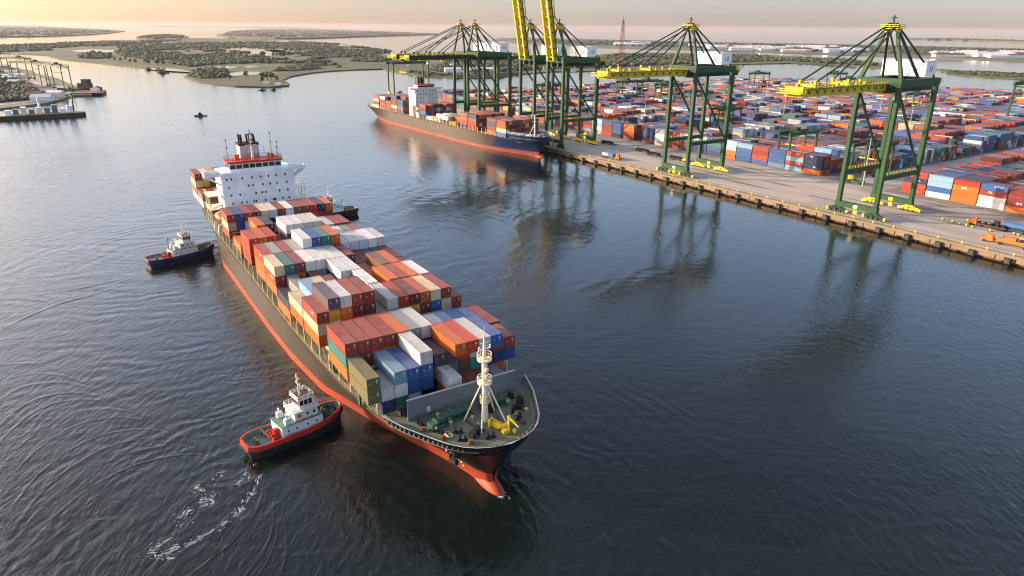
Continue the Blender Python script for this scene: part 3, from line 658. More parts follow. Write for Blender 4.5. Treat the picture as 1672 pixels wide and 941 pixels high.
for r in IND:
    L = round(r['L'], 1)
    if L not in CM: CM[L] = (cont_mesh(L), door_mesh(L))
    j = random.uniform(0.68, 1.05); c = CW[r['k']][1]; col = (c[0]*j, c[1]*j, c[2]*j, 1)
    o = bpy.data.objects.new('shipping_container', CM[L][0]); C.objects.link(o); o.location = r['p']; o.rotation_euler = (0, 0, r['rz']); o.color = col
    tag(o, r['label'], 'container', r['group'])
    dist_ = (r['p']-Vector((0, 0, CAMH))).length
    if r['end'] and dist_ < 330:
        d = bpy.data.objects.new('door', CM[L][1]); C.objects.link(d); d.parent = o; d.color = col
    if L > 8 and random.random() < (0.22 if r['end'] else 0.28) and r['k'] not in 'w':
        d = bpy.data.objects.new('marking', random.choice(MARKS)); C.objects.link(d); d.parent = o
rm = MB()
for r in REST:
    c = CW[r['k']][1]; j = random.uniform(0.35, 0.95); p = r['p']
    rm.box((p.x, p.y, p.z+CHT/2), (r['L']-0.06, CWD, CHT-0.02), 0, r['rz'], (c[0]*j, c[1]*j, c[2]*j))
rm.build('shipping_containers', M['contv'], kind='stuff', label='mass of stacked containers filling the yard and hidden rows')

# ------------------------------------------------------------------ ships
def lerp_tab(tab, x):
    if x <= tab[0][0]: return tab[0][1]
    for (a, b), (c, d) in zip(tab[:-1], tab[1:]):
        if x <= c: return b+(d-b)*(x-a)/(c-a)
    return tab[-1][1]
WLT = [(0, 0), (0.4, 0.7), (3, 1.3), (6, 1.9), (11, 3.2), (18, 5.6), (31, 10), (46.5, 14.2), (65, 15.7), (85, 16.1)]
DKT = [(0, 0), (0.6, 3.0), (1.6, 5.2), (2.9, 6.9), (5, 8.6), (8, 10.2), (12.5, 12.4), (17, 13.9), (22.5, 15.0), (35, 15.8), (50, 16.0), (70, 16.1)]
class Hull:
    def __init__(s, L, hb, ztop, zfc): s.L = L; s.k = hb/16.1; s.zt = ztop; s.zf = zfc
    def stem(s, z): return lerp_tab([(-2, 3.4), (0, 3.0), (2.9, 2.6), (5, 1.5), (7, 0.3), (9.3, -1.5), (11.8, -2.8), (14, -3.6)], z)
    def hb(s, x, z):
        """half breadth at x metres aft of the bow, height z"""
        f = max(0, min(1, z/10.4))**1.5; d = x-s.stem(z)
        b = lerp_tab(WLT, d)*(1-f)+lerp_tab(DKT, d)*f
        aft = s.L-x
        tw = min(1, max(0.12, (aft-2)/48))**0.6; td = min(1, 0.86+aft/100)
        return b*s.k*(tw*(1-f)+td*f)
def make_hull(H, root, m_side, m_boot, m_bow=None, bow_s=0):
    lv = [-1.5, 0, 1.0, 2.0, 2.001, 4.6, 6.6, 8.0, H.zt]; n = 70
    m = MB()
    for sg in (-1, 1):
        g = []
        for z in lv:
            s0 = H.stem(z); s1 = H.L-1.5*(1-max(0, z)/H.zt)*4
            row = []; zi = len(g)
            for i in range(n+1):
                q = (i/n)**1.7; x = s0+(s1-s0)*q; zz = z+(1.0*max(0, 1-x/45) if zi in (3, 4) else 0); row.append((-x, sg*H.hb(x, zz), zz))
            g.append(row)
        b0 = len(m.v)
        for row in g: m.v += row
        for a in range(len(lv)-1):
            for i in range(n):
                f = (b0+a*(n+1)+i, b0+a*(n+1)+i+1, b0+(a+1)*(n+1)+i+1, b0+(a+1)*(n+1)+i)
                if sg == 1: f = f[::-1]
                xx = -g[a][i][0]
                m.f.append(f); m.m.append(1 if a < 3 else (2 if m_bow and xx+lv[a]*1.2 < bow_s else 0)); m.c.append(None)
        # forecastle side
    # transom
    tr = []
    for z in lv:
        s1 = H.L-1.5*(1-max(0, z)/H.zt)*4; tr.append((-s1, H.hb(s1, z), z))
    for a in range(len(lv)-1):
        p, q = tr[a], tr[a+1]
        m.add([(p[0], -p[1], p[2]), (p[0], p[1], p[2]), (q[0], q[1], q[2]), (q[0], -q[1], q[2])], [(3, 2, 1, 0)], 1 if a < 3 else 0)
    o = m.build('hull', [M[m_side], M[m_boot], M[m_bow or m_side]], root, smooth=True)
    return o
def outline(H, z, s0, s1, n=26, inset=0.0):
    P = []
    for i in range(n+1):
        x = s0+(s1-s0)*(i/n)**1.8; P.append((-x, max(0.02, H.hb(x, z)-inset)))
    return P
def fwd_part(H, root, z0, z1, send, mat, inset=0.25):
    """bulwark plating round the forecastle: an outer and an inner skin with a top cap"""
    m = MB()
    n = 40; R_ = []
    for z, ins in ((z0, 0), (z1, 0), (z1, inset), (z0, inset)):
        row = []
        for i in range(n+1):
            q = (i/n)**2.0; s0 = H.stem(z)+(ins*1.4 if ins else 0); x = s0+(send-s0)*q
            row.append((x, max(0.0, H.hb(x, z)-ins) if i else 0.0, z))
        R_.append(row)
    for sg in (-1, 1):
        b = len(m.v)
        for row in R_: m.v += [(-x, sg*y, z) for x, y, z in row]
        for a in range(3):
            for i in range(n):
                f = (b+a*(n+1)+i, b+a*(n+1)+i+1, b+(a+1)*(n+1)+i+1, b+(a+1)*(n+1)+i)
                m.f.append(f if sg == -1 else f[::-1]); m.m.append(1 if a == 1 else (0 if a == 0 else 2)); m.c.append(None)
    return m.build('bulwark', mat, root)
def deck_poly(H, root, name, z, s0, s1, mat, inset=0.05):
    P = outline(H, z, s0, s1, 30, inset); pts = [(x, -y) for x, y in P]+[(x, y) for x, y in P[::-1]]
    m = MB(); m.poly(pts, z-0.25, z); return m.build(name, mat, root)
def winch(root, x, y, z, rz=0, s=1.0, col='mach'):
    m = MB(); cs, sn = math.cos(rz), math.sin(rz)
    def T(a, b, c): return (x+(a*cs-b*sn)*s, y+(a*sn+b*cs)*s, z+c*s)
    m.cyl(T(0, -1.2, 0.9), T(0, 1.2, 0.9), 0.55*s, n=12)
    for b in (-1.25, -0.1, 1.15): m.cyl(T(0, b-0.06, 0.9), T(0, b+0.08, 0.9), 0.9*s, n=14)
    m.cyl(T(0, 1.3, 0.9), T(0, 2.0, 0.9), 0.35*s, n=10); m.cyl(T(0, 1.95, 0.9), T(0, 2.05, 0.9), 0.5*s, n=10)
    m.box(T(0.0, -1.9, 0.6), (1.5*s, 0.9*s, 1.2*s), 0, rz); m.box(T(0, 0, 0.15), (1.9*s, 4.4*s, 0.28*s), 0, rz)
    m.cyl(T(0.9, -1.9, 0.8), T(1.6, -1.9, 0.8), 0.3*s, n=8)
    return m.build('winch', M[col], root)
def bitts(root, x, y, z, rz=0, col='black', name='mooring_bitts'):
    m = MB(); cs, sn = math.cos(rz), math.sin(rz)
    m.box((x, y, z+0.08), (1.6, 0.7, 0.16), 0, rz)
    for a in (-0.45, 0.45):
        p = (x+a*cs, y+a*sn, z); m.cyl((p[0], p[1], z+0.16), (p[0], p[1], z+0.85), 0.22, n=9); m.cyl((p[0], p[1], z+0.78), (p[0], p[1], z+0.9), 0.3, n=9)
    return m.build(name, M[col], root)
def windows_front(parent, x, ys, zs, w, h, mat='glass', skip=0.0, nrm=1):
    for z in zs:
        for y in ys:
            if random.random() < skip: continue
            m = MB(); m.bx(x, x+0.05*nrm, y-w/2, y+w/2, z-h/2, z+h/2); m.build('window', M[mat], parent)

def build_main_ship():
    root = E('container_ship', B1, SA, 'big black and red container ship loaded with boxes, steaming between tugs', 'container ship')
    H = Hull(199, 16.1, 9.3, 10.4)
    make_hull(H, root, 'hull', 'boot', 'hullshade', 24)
    # bulb
    m = MB(); n = 18; k = 14; rows = []
    for i in range(n+1):
        a = math.pi*i/n; x = 5.2*math.cos(a); r = math.sin(a)**0.8
        for j in range(k):
            b = 2*math.pi*j/k; m.v.append((-5.0+x, 1.75*r*math.cos(b), -1.1+2.6*r*math.sin(b)))
    for i in range(n):
        for j in range(k): m.f.append((i*k+j, (i+1)*k+j, (i+1)*k+(j+1) % k, i*k+(j+1) % k)); m.m.append(0); m.c.append(None)
    m.build('bulbous_bow', M['boot'], root, smooth=True)
    fwd_part(H, root, 9.3, 11.7, 15.2, [M['hullshade'], M['lgrey'], M['deck']])
    deck_poly(H, root, 'deck', 9.28, 12.0, 197.5, M['deck'], 0.1)
    deck_poly(H, root, 'forecastle_deck', 10.45, -0.6, 14.6, M['deck'], 0.3)
    # bulwark ribs
    for i in range(22):
        x = -1.6+16*(i/21)**1.3
        y = H.hb(x, 10.4)-0.32
        for sg in (-1, 1): m = MB(); m.beam((-x, sg*y, 10.45), (-x, sg*(y+0.05), 11.6), 0.16, 0.5, upv=(1, 0, 0)); m.build('bulwark_rib', M['deckdark'], root)
    # breakwater with stiffeners
    m = MB(); m.bx(-13.55, -13.3, -10.3, 10.6, 10.45, 14.3); m.bx(-13.6, -13.25, -10.35, 10.65, 14.3, 14.42, 1)
    for y in range(-9, 11, 2): m.bx(-14.5, -13.56, y-0.08, y+0.08, 10.45, 13.6)
    m.bx(-13.29, -13.24, -6.9, -6.2, 11.2, 12.2, 1); m.build('breakwater', [M['grey'], M['lgrey']], root)
    # foremast
    m = MB(); m.cyl((-6.7, 0.6, 10.45), (-6.7, 0.6, 22.4), 0.52, 0.42, 16); m.cyl((-6.7, 0.6, 22.4), (-6.7, 0.6, 26.0), 0.32, 0.16, 10)
    fm = m.build('foremast', M['cream'], root, smooth=False)
    for z in (17.8, 22.0, 14.3):
        rr = 1.2 if z > 16 else 0.8; m = MB(); m.cyl((-6.7, 0.6, z-0.12), (-6.7, 0.6, z+0.06), rr, n=16)
        pts = [(-6.7+rr*math.cos(a*math.pi/6), 0.6+rr*math.sin(a*math.pi/6), z+0.06) for a in range(13)]
        m.rail(pts, 1.0, 0.04, 1.0); m.build('mast_platform', M['cream'], fm)
    m = MB()
    for a, b in ((-1, -3.0), (-1, 3.0), (1.6, -2.4), (1.6, 2.6)): m.cyl((-6.7+a*1.9, 0.6+b, 10.45), (-6.7+a*0.25, 0.6+b*0.12, 17.7), 0.13, n=7)
    m.build('mast_stay', M['cream'], fm)
    m = MB()
    m.beam((-6.7, -0.4, 23.8), (-6.7, 1.6, 23.8), 0.12); m.beam((-6.7, -0.2, 24.9), (-6.7, 1.4, 24.9), 0.1)
    m.cyl((-6.7, 0.6, 26.0), (-6.7, 0.6, 27.8), 0.06, n=6); m.beam((-6.7, 0.6, 23.6), (-6.7, 0.6, 26.1), 0.2); m.build('crosstree', M['cream'], fm)
    for y in (-0.4, 0.6, 1.6): m = MB(); m.cyl((-6.6, y, 23.8), (-6.6, y, 24.4), 0.15, n=7); m.build('navigation_light', M['cream'], fm)
    for z in (19.2, 20.4): m = MB(); m.box((-5.95, 0.6, z), (0.4, 0.5, 0.5)); m.build('navigation_light', M['cream'], fm)
    m = MB()
    for i in range(20): m.beam((-6.05, 0.4, 11+i*0.55), (-6.05, 0.8, 11+i*0.55), 0.05)
    m.beam((-6.02, 0.38, 10.5), (-6.15, 0.38, 21.9), 0.05); m.beam((-6.02, 0.82, 10.5), (-6.15, 0.82, 21.9), 0.05); m.build('ladder', M['lgrey'], fm)
    # deck machinery
    winch(root, -10.4, -2.6, 10.45, 0.05, 1.15); winch(root, -9.6, -6.2, 10.45, 0.25, 0.95); winch(root, -10.4, 4.4, 10.45, -0.1, 1.1)
    winch(root, -4.2, -2.4, 10.45, 0.5, 0.7, 'black'); winch(root, -8.2, 8.4, 10.45, 0.9, 0.7, 'black')
    m = MB(); m.box((-4.2, 1.4, 10.95), (1.4, 1.0, 0.9), 0, 0.4); m.cyl((-4.8, 0.4, 10.5), (-4.8, 0.4, 11.9), 0.28, n=8); m.cyl((-3.2, 1.2, 11.1), (-3.0, 3.0, 11.1), 0.4, n=10)
    m.beam((-5.2, 2.2, 10.5), (-4.2, 0.4, 12.6), 0.2); m.build('hose_reel', M['yel2'], root)
    m = MB(); m.cyl((-1.7, 2.2, 10.45), (-1.7, 2.2, 13.6), 0.2, n=8); m.beam((-1.7, 2.2, 13.4), (0.3, 2.8, 12.4), 0.2); m.box((-2.0, 1.6, 10.8), (0.9, 0.9, 0.7)); m.box((-1.2, 3.0, 10.8), (0.7, 0.5, 0.6)); m.build('anchor_davit', M['yel2'], root)
    for x, y, a in ((-7.6, -7.4, .5), (-3.6, -5.2, 1.0), (-11.5, -9.0, .2), (-2.0, -1.0, 1.5), (-7.0, 6.4, -.6), (-4.6, 6.0, -.9), (-11.4, 8.6, .1), (-9.2, 3.0, 0), (-6.0, -4.8, .8)): bitts(root, x, y, 10.45, a)
    for x, y in ((-5.6, -7.7), (-9.5, -9.4), (-2.2, -4.6), (-3.0, 5.8), (-6.6, 8.2), (-10.6, 10.0)):
        m = MB(); m.cyl((x, y, 10.45), (x, y, 10.75), 0.5, n=12); m.cyl((x, y, 10.75), (x, y, 11.1), 0.3, 0.34, n=10); m.build('fairlead_roller', M['rust'], root)
    m = MB()
    for x, y in ((-8.4, -4.9), (-3.4, 3.9), (-9.4, 6.7), (-5.4, 8.0), (-7.9, -1.1), (-11.7, -5.6)): m.cyl((x, y, 10.45), (x, y, 11.2), 0.16, n=8); m.cyl((x, y, 11.2), (x, y, 11.42), 0.36, 0.3, n=10)
    m.build('mushroom_vent', M['buff'], root)
    for a, b, c, d in ((-10.0, -2.2, -4.6, -1.6), (-10.0, 4.0, -4.0, 2.4)):
        m = MB(); L_ = 26
        for i in range(L_): q = i/L_; m.box((a+(c-a)*q, b+(d-b)*q, 10.55), (0.3, 0.16 if i % 2 else 0.3, 0.16), 0, math.atan2(d-b, c-a))
        m.build('anchor_chain', M['rust'], root)
    for k in range(5):
        m = MB(); x, y = random.uniform(-11, -5), random.uniform(-7, 7); m.ring((x, y, 10.55), 0.5, 0.11, 14, 5); m.ring((x, y, 10.68), 0.42, 0.1, 14, 5); m.build('rope_coil', M['buff'], root)
    # anchor on starboard bow
    for sg in (-1, 1):
        m = MB(); y = sg*(H.hb(4.8, 7.4)+0.1); m.cyl((-4.8, y-sg*0.6, 8.0), (-4.8, y+sg*0.25, 7.2), 0.75, 0.95, 12); m.box((-4.8, y+sg*0.5, 6.4), (2.0, 0.5, 0.8), 0, 0.2); m.beam((-4.8, y+sg*0.3, 7.6), (-4.8, y+sg*0.6, 6.0), 0.35)
        m.box((-5.7, y+sg*0.6, 6.7), (0.4, 0.4, 1.1)); m.box((-3.9, y+sg*0.6, 6.7), (0.4, 0.4, 1.1)); m.build('anchor', M['black'], root)
    # white draught marks and thruster sign near the stem
    m = MB()
    for k in range(6):
        z = 1.6+k*0.9; x = 9.0-k*0.1
        for sg in (-1,):
            y = sg*(H.hb(x, z)+0.03); m.beam((-x-0.25, y-0.02, z), (-x+0.25, y+0.0, z), 0.06, 0.28)
    m.build('draught_mark', M['white'], root)
    # side lashing posts, rails and hatch coamings
    for sg in (-1, 1):
        for s_ in range(20, 196, 5):
            if 158 < s_ < 170: continue
            m = MB(); y = sg*(H.hb(s_, 9.3)-0.55); m.bx(-s_-0.16, -s_+0.16, y-0.16, y+0.16, 9.28, 13.0)
            yi = sg*(H.hb(s_, 9.3)-2.6); m.beam((-s_, y, 12.9), (-s_, yi, 12.9), 0.22, 0.3)
            if s_ % 10 == 0: m.beam((-s_, y, 9.4), (-s_-4.9, y, 12.8), 0.13)
            m.build('lashing_post', M['buff'], root)
        m = MB(); pts = [(-s_, sg*(H.hb(s_, 9.3)-0.12), 9.28) for s_ in range(16, 197, 6)]; m.rail(pts, 1.1, 0.035, 1.8); m.build('railing', M['buff'], root)
    for (s0, L) in [(b[0], b[1]) for b in SB if b[1] > 8]+[(19.8, 7)]:
        wd = min(13.2, H.hb(s0, 9.3)-3.0)
        m = MB(); m.bx(-s0-L+0.1, -s0-0.1, -wd, wd, 9.28, 10.5); m.build('hatch_cover', M['deckdark'], root)
    for s0 in [24.6, 39.0, 54.0-0.45, 64.3, 74.85, 85.3, 96.7, 111.6, 126.0, 140.3, 170.5, 182.9]:
        wdt = 0.35 if s0 in (54.0-0.45, 64.3, 74.85, 85.3) else 0.9
        if wdt < .5: continue
        m = MB()
        for k in range(7):
            y = -14.6+k*29.2/6; m.bx(-s0-wdt/2, -s0+wdt/2, y-0.15, y+0.15, 9.28, 15.4)
        for z in (12.4, 15.4): m.bx(-s0-wdt/2, -s0+wdt/2, -15, 15, z, z+0.2)
        m.build('lashing_bridge', M['deckdark'], root)
    # accommodation block
    F = -157.5
    m = MB(); m.bx(F-11, F, -11.2, 12.3, 9.28, 27.0); m.bx(F-11.1, F+0.12, -11.3, 12.4, 26.3, 26.45)
    for z in (12.3, 15.3, 18.3, 21.3, 24.0): m.bx(F, F+0.06, -11.2, 12.3, z, z+0.09); m.bx(F-11, F, -11.26, -11.2, z, z+0.09)
    ss = m.build('accommodation_block', M['white'], root)
    for z, ys in ((24.9, (-9.6, -8.1, -4.7, -1.6, 1.2, 3.7, 6.2, 9.2)), (22.3, (-9.1, -3.0, -1.6, 1.6, 4.0, 6.3, 9.5)), (19.6, (-8.7, -6.0, -0.9, 1.1, 2.3, 6.8, 9.6)), (16.9, (-8.6, -5.8, -4.2, -1.8, -1.1, 1.8, 4.6, 5.2, 7.6, 9.8)), (14.2, (-9, -6, -2, 2, 6, 9))):
        for y in ys:
            m = MB(); q = random.choice([0.42, 0.5, 0.5]); m.bx(F+0.1, F+0.15, y-q/2, y+q/2, z-0.36, z+0.36, 0); m.bx(F+0.01, F+0.1, y-q/2-0.1, y+q/2+0.1, z-0.46, z+0.46, 1); m.build('window', [M['glass'], M['white']], ss)
    for z in (24.9, 22.3, 19.6, 16.9):
        for x in (-2, -5, -8.5):
            m = MB(); m.bx(F+x-0.25, F+x+0.25, -11.27, -11.2, z-0.35, z+0.35); m.build('window', M['glass'], ss)
    for sg in (-1, 1):
        m = MB(); m.bx(F-3.4, F+0.4, sg*11.3, sg*16.2, 26.1, 26.35); m.bx(F+0.25, F+0.4, sg*11.3, sg*16.2, 26.36, 27.5); m.bx(F-3.4, F-3.25, sg*11.3, sg*16.2, 26.36, 27.5); m.bx(F-3.24, F+0.24, sg*16.05, sg*16.2, 26.36, 27.5)
        m.beam((F-0.6, sg*11.3, 23.2), (F-0.6, sg*15.6, 26.0), 0.5, 0.5); m.beam((F-2.6, sg*11.3, 23.2), (F-2.6, sg*15.6, 26.0), 0.4, 0.4)
        m.build('bridge_wing', M['white'], root)
    m = MB(); m.bx(F-7, F-0.6, -8.0, 8.4, 27.0, 29.7)
    br = m.build('bridge', M['white'], root)
    for k in range(8):
        y = -7.1+k*2.08; m = MB(); m.bx(F-0.6, F-0.52, y-0.9, y+0.9, 28.0, 29.3); m.build('window', M['glass'], br)
    for k in range(3):
        x = F-1.8-k*2.1; m = MB(); m.bx(x-0.8, x+0.8, -8.08, -8.0, 28.0, 29.3); m.build('window', M['glass'], br)
    m = MB(); m.bx(F-7.4, F-0.1, -8.6, 9.0, 29.7, 30.35); m.build('bridge_roof', M['redp'], root)
    m = MB(); m.rail([(F-0.3, -8.4, 30.35), (F-0.3, 8.8, 30.35), (F-7.2, 8.8, 30.35), (F-7.2, -8.4, 30.35), (F-0.3, -8.4, 30.35)], 1.1, 0.05, 1.5); m.build('roof_railing', M['rust'], root)
    m = MB(); m.cyl((F-2.5, 0, 30.35), (F-3.2, 0, 38.6), 0.42, 0.2, 10); m.beam((F-3.0, -2.0, 35.0), (F-3.0, 2.0, 35.0), 0.18); m.build('radar_mast', M['cream'], root)
    m = MB(); m.cyl((F-3.2, 0, 36.5), (F-3.3, 0, 40.2), 0.26, 0.1, 8); m.beam((F-2.4, -1.4, 36.8), (F-2.4, 1.4, 36.8), 0.3, 0.2); m.beam((F-3.2, -1.1, 38.4), (F-3.2, 1.1, 38.4), 0.25); m.box((F-2.6, 0, 35.4), (0.8, 0.8, 0.4)); m.build('radar_scanner', M['black'], root)
    for x, y, h in ((-4, -7.6, 6.5), (-4.5, 6.6, 8), (-3, 8.2, 5), (-6, 4.6, 3)):
        m = MB(); m.cyl((F+x, y, 30.35), (F+x, y, 30.35+h), 0.09, 0.05, 6); m.cyl((F+x, y, 30.35+h*0.6), (F+x, y, 30.35+h*0.6+0.5), 0.25, n=8); m.box((F+x, y, 30.35+h), (0.4, 0.4, 0.5)); m.build('antenna', M['rust'] if y != 4.6 else M['white'], root)
    m = MB(); m.bx(F-5.5, F-4, -5.5, -4, 30.35, 32.0); m.cyl((F-2.8, 5.2, 30.35), (F-2.8, 5.2, 32), 0.5, n=10); m.cyl((F-5.2, 7, 30.35), (F-5.2, 7, 31.4), 0.6, n=12); m.build('roof_equipment', M['orange'], root)
    m = MB(); m.box((F-10.5, 0.3, 30.6), (5.5, 6.6, 7.0), 0, 0, None, 0.92)
    fu = m.build('funnel', M['lgrey'], root)
    m = MB(); m.box((F-10.5, 0.3, 34.45), (5.4, 6.6, 0.7)); m.build('funnel_cap', M['black'], fu)
    for x, y in ((-9, -2), (-10.5, -1.5), (-12, -2), (-9.2, 2.4), (-11, 1.2), (-12, 2.6), (-10, 0.2)):
        m = MB(); m.cyl((F+x, y, 34.8), (F+x, y, 36.6), 0.32, n=8); m.beam((F+x, y, 36.5), (F+x-0.8, y, 37.3), 0.5); m.build('exhaust_pipe', M['black'], fu)
    for y in (-2.0, 0.4, 2.2):
        m = MB(); m.bx(F-7.66, F-7.55, y-0.7, y+0.7, 27.3, 29.5); m.build('louvre', M['glass'], fu)
    # lifeboat, davits and stores crane abreast of the house
    for sg in (-1, 1):
        m = MB()
        for i in range(9):
            pass
        L = 4.2; n = 10; k = 8
        for i in range(n+1):
            a = -1+2*i/n; rr = max(0.05, (1-a*a))**0.5
            for j in range(k):
                b = 2*math.pi*j/k; m.v.append((F+6+a*L, sg*14.2+1.35*rr*math.cos(b), 14.6+1.25*rr*math.sin(b)))
        for i in range(n):
            for j in range(k): m.f.append((i*k+j, i*k+(j+1) % k, (i+1)*k+(j+1) % k, (i+1)*k+j)); m.m.append(0); m.c.append(None)
        m.build('lifeboat', M['orange'], root, smooth=True)
        m = MB()
        for x in (2.6, 9.2):
            m.beam((F+x, sg*12.6, 9.3), (F+x, sg*12.4, 17.5), 0.5); m.beam((F+x, sg*12.4, 17.5), (F+x, sg*15.2, 16.6), 0.4); m.beam((F+x, sg*15.6, 9.3), (F+x, sg*15.2, 12.6), 0.4); m.beam((F+x, sg*15.2, 12.6), (F+x, sg*12.6, 12.6), 0.4)
        m.build('davit', M['white'], root)
        m = MB(); m.bx(F-9, F-0.5, sg*11.3, sg*15.8, 15.2, 15.4); m.bx(F-9, F-0.5, sg*11.3, sg*15.8, 19.6, 19.8); m.rail([(F-9, sg*15.6, 15.4), (F-0.5, sg*15.6, 15.4)], 1.1, .05); m.rail([(F-9, sg*15.6, 19.8), (F-0.5, sg*15.6, 19.8)], 1.1, .05)
        for x in (-8.5, -4.5, -1): m.bx(F+x-0.12, F+x+0.12, sg*15.3, sg*15.55, 9.3, 19.6)
        m.build('side_gallery', M['cream'], root)
    m = MB()
    for y in range(-12, 13, 4): m.cyl((-198.5, y, 9.3), (-198.5, y, 11), 0.06, n=5)
    m.beam((-198.5, -12, 11), (-198.5, 12, 11), 0.08); m.build('stern_railing', M['buff'], root)
    return root
build_main_ship()

def build_moored_ship():
    root = E('container_ship', B2, QA, 'brown-hulled container ship with navy bow moored under the quay cranes', 'container ship')
    H = Hull(238, 13.0, 9.3, 10.4)
    make_hull(H, root, 'hull2', 'boot2', 'navy', 42)
    fwd_part(H, root, 9.3, 12.6, 20, [M['navy'], M['white'], M['grey']])
    m = MB(); n = 14; k = 10
    for i in range(n+1):
        a = math.pi*i/n; x = 5.0*math.cos(a); r = math.sin(a)**0.8
        for j in range(k): b = 2*math.pi*j/k; m.v.append((-4.4+x, 1.6*r*math.cos(b), -1.1+2.4*r*math.sin(b)))
    for i in range(n):
        for j in range(k): m.f.append((i*k+j, (i+1)*k+j, (i+1)*k+(j+1) % k, i*k+(j+1) % k)); m.m.append(0); m.c.append(None)
    m.build('bulbous_bow', M['boot'], root, smooth=True)
    deck_poly(H, root, 'deck', 9.28, 18, 236.5, M['deckdark'], 0.1); deck_poly(H, root, 'forecastle_deck', 10.8, -0.6, 19.4, M['deck'], 0.3)
    m = MB(); m.bx(-19.6, -19.4, -11, 11, 10, 13); m.build('breakwater', M['grey'], root)
    m = MB(); m.cyl((-9, 0, 10.8), (-9, 0, 24), 0.5, 0.3, 9); m.beam((-9, -2, 20), (-9, 2, 20), 0.2)
    for y in (-2.5, 2.5): m.cyl((-12, y, 10.8), (-9, 0, 19), 0.18, n=6)
    m.build('foremast', M['white'], root)
    winch(root, -9, -4, 10.8, 0, 1.1, 'lgrey'); winch(root, -9, 4.5, 10.8, 0, 1.1, 'lgrey')
    for x, y in ((-5, -3), (-14, -7), (-14, 7), (-4, 3)): bitts(root, x, y, 10.8, 0, 'white')
    m = MB(); pts = [(-x, -(H.hb(x, 12)-0.2), 12.6) for x in (1, 3, 6, 10, 15, 20)]; m.rail(pts, 1.2, 0.07, 1.6); m.rail([(x, -y, z) for x, y, z in pts], 1.2, 0.07, 1.6); m.build('railing', M['white'], root)
    # weathered white marks on the hull side and bow name
    m = MB(); y = -(H.hb(106, 6.5)+0.05)
    m.beam((-106.4, y, 8.0), (-105.2, y, 5.4), 0.12, 0.6, upv=(0, 1, 0)); m.beam((-104.2, y, 8.2), (-105.2, y, 5.4), 0.12, 0.6, upv=(0, 1, 0)); m.build('hull_emblem', M['white'], root)
    m = MB()
    for k in range(5):
        x = 15.5-k*1.3; y = -(H.hb(x, 8.2)+0.12); m.beam((-x, y, 7.9), (-x, y-0.02, 8.7), 0.18, 0.1); m.beam((-x, y, 8.7), (-x+0.7, y+0.35, 8.7), 0.2, 0.1)
    m.build('name_lettering', M['white'], root)
    F = -147.0
    m = MB(); m.bx(F-11, F, -9.3, 9.3, 9.28, 29.5); ss = m.build('accommodation_block', M['white'], root)
    for z in (27.6, 25, 22.4, 19.8, 17.2):
        for y in (-7.5, -5, -2.5, 0, 2.5, 5, 7.5):
            if random.random() < .15: continue
            m = MB(); m.bx(F, F+0.08, y-0.3, y+0.3, z-0.4, z+0.4); m.build('window', M['glass'], ss)
    for sg in (-1, 1):
        m = MB(); m.bx(F-3, F, sg*9.3, sg*13.2, 28.6, 29.7); m.beam((F-1.5, sg*9.3, 26), (F-1.5, sg*12.6, 28.6), 0.5); m.build('bridge_wing', M['white'], root)
    m = MB(); m.bx(F-7, F-0.4, -7, 7, 29.5, 31.6); b_ = m.build('bridge', M['white'], root)
    m = MB(); m.bx(F-0.4, F-0.33, -6.6, 6.6, 30.2, 31.2); m.build('window', M['glass'], b_)
    m = MB(); m.bx(F-7.4, F-0.2, -7.3, 7.3, 31.6, 32.1); m.build('bridge_roof', M['redp'], root)
    m = MB(); m.cyl((F-3, 0, 32.1), (F-3, 0, 38), 0.3, 0.15, 8); m.beam((F-3, -2, 36), (F-3, 2, 36), .15); m.build('radar_mast', M['yellow'], root)
    m = MB()
    for y in (-6, -3, 3.5, 6): m.cyl((F-4, y, 32.1), (F-4, y, 36.5), 0.1, n=6)
    m.build('antenna', M['white'], root)
    m = MB(); m.box((F-10.5, 0, 32.5), (5, 5.5, 6), 0, 0, None, 0.9); m.box((F-10.5, 0, 36.0), (4.6, 5, 1)); m.build('funnel', M['black'], root)
    m = MB(); m.bx(F+6, F+9.5, -12.2, -9.5, 9.3, 16.5); m.bx(F+6.0, F+9.5, -12.26, -12.2, 13.5, 15.5, 1); m.build('deck_house', [M['white'], M['glass']], root)
    for sg in (-1, 1):
        for s_ in range(24, 234, 5):
            if 145 < s_ < 160: continue
            m = MB(); y = sg*(H.hb(s_, 9.3)-0.4); m.bx(-s_-0.18, -s_+0.18, y-0.18, y+0.18, 9.28, 12.6); m.build('lashing_post', M['buff'], root)
        m = MB(); m.rail([(-s_, sg*(H.hb(s_, 9.3)-0.12), 9.28) for s_ in range(22, 236, 8)], 1.1, 0.05, 2.5); m.build('railing', M['buff'], root)
    m = MB(); m.bx(-140, -22, -9.8, 9.8, 9.28, 9.95); m.bx(-222, -162, -9.8, 9.8, 9.28, 9.95); m.build('hatch_cover', M['deckdark'], root)
    m = MB(); m.rail([(-236.5, -11, 9.3), (-236.5, 11, 9.3)], 1.6, .08, 2); m.bx(-234, -226, -8, 8, 9.28, 11); m.build('stern_gear', M['buff'], root)
    m = MB()
    for y in (-7, -2, 4): m.bx(-137.5, -81, y-0.5, y+0.5, 9.96, 10.2)
    m.build('walkway', M['cream'], root)
build_moored_ship()

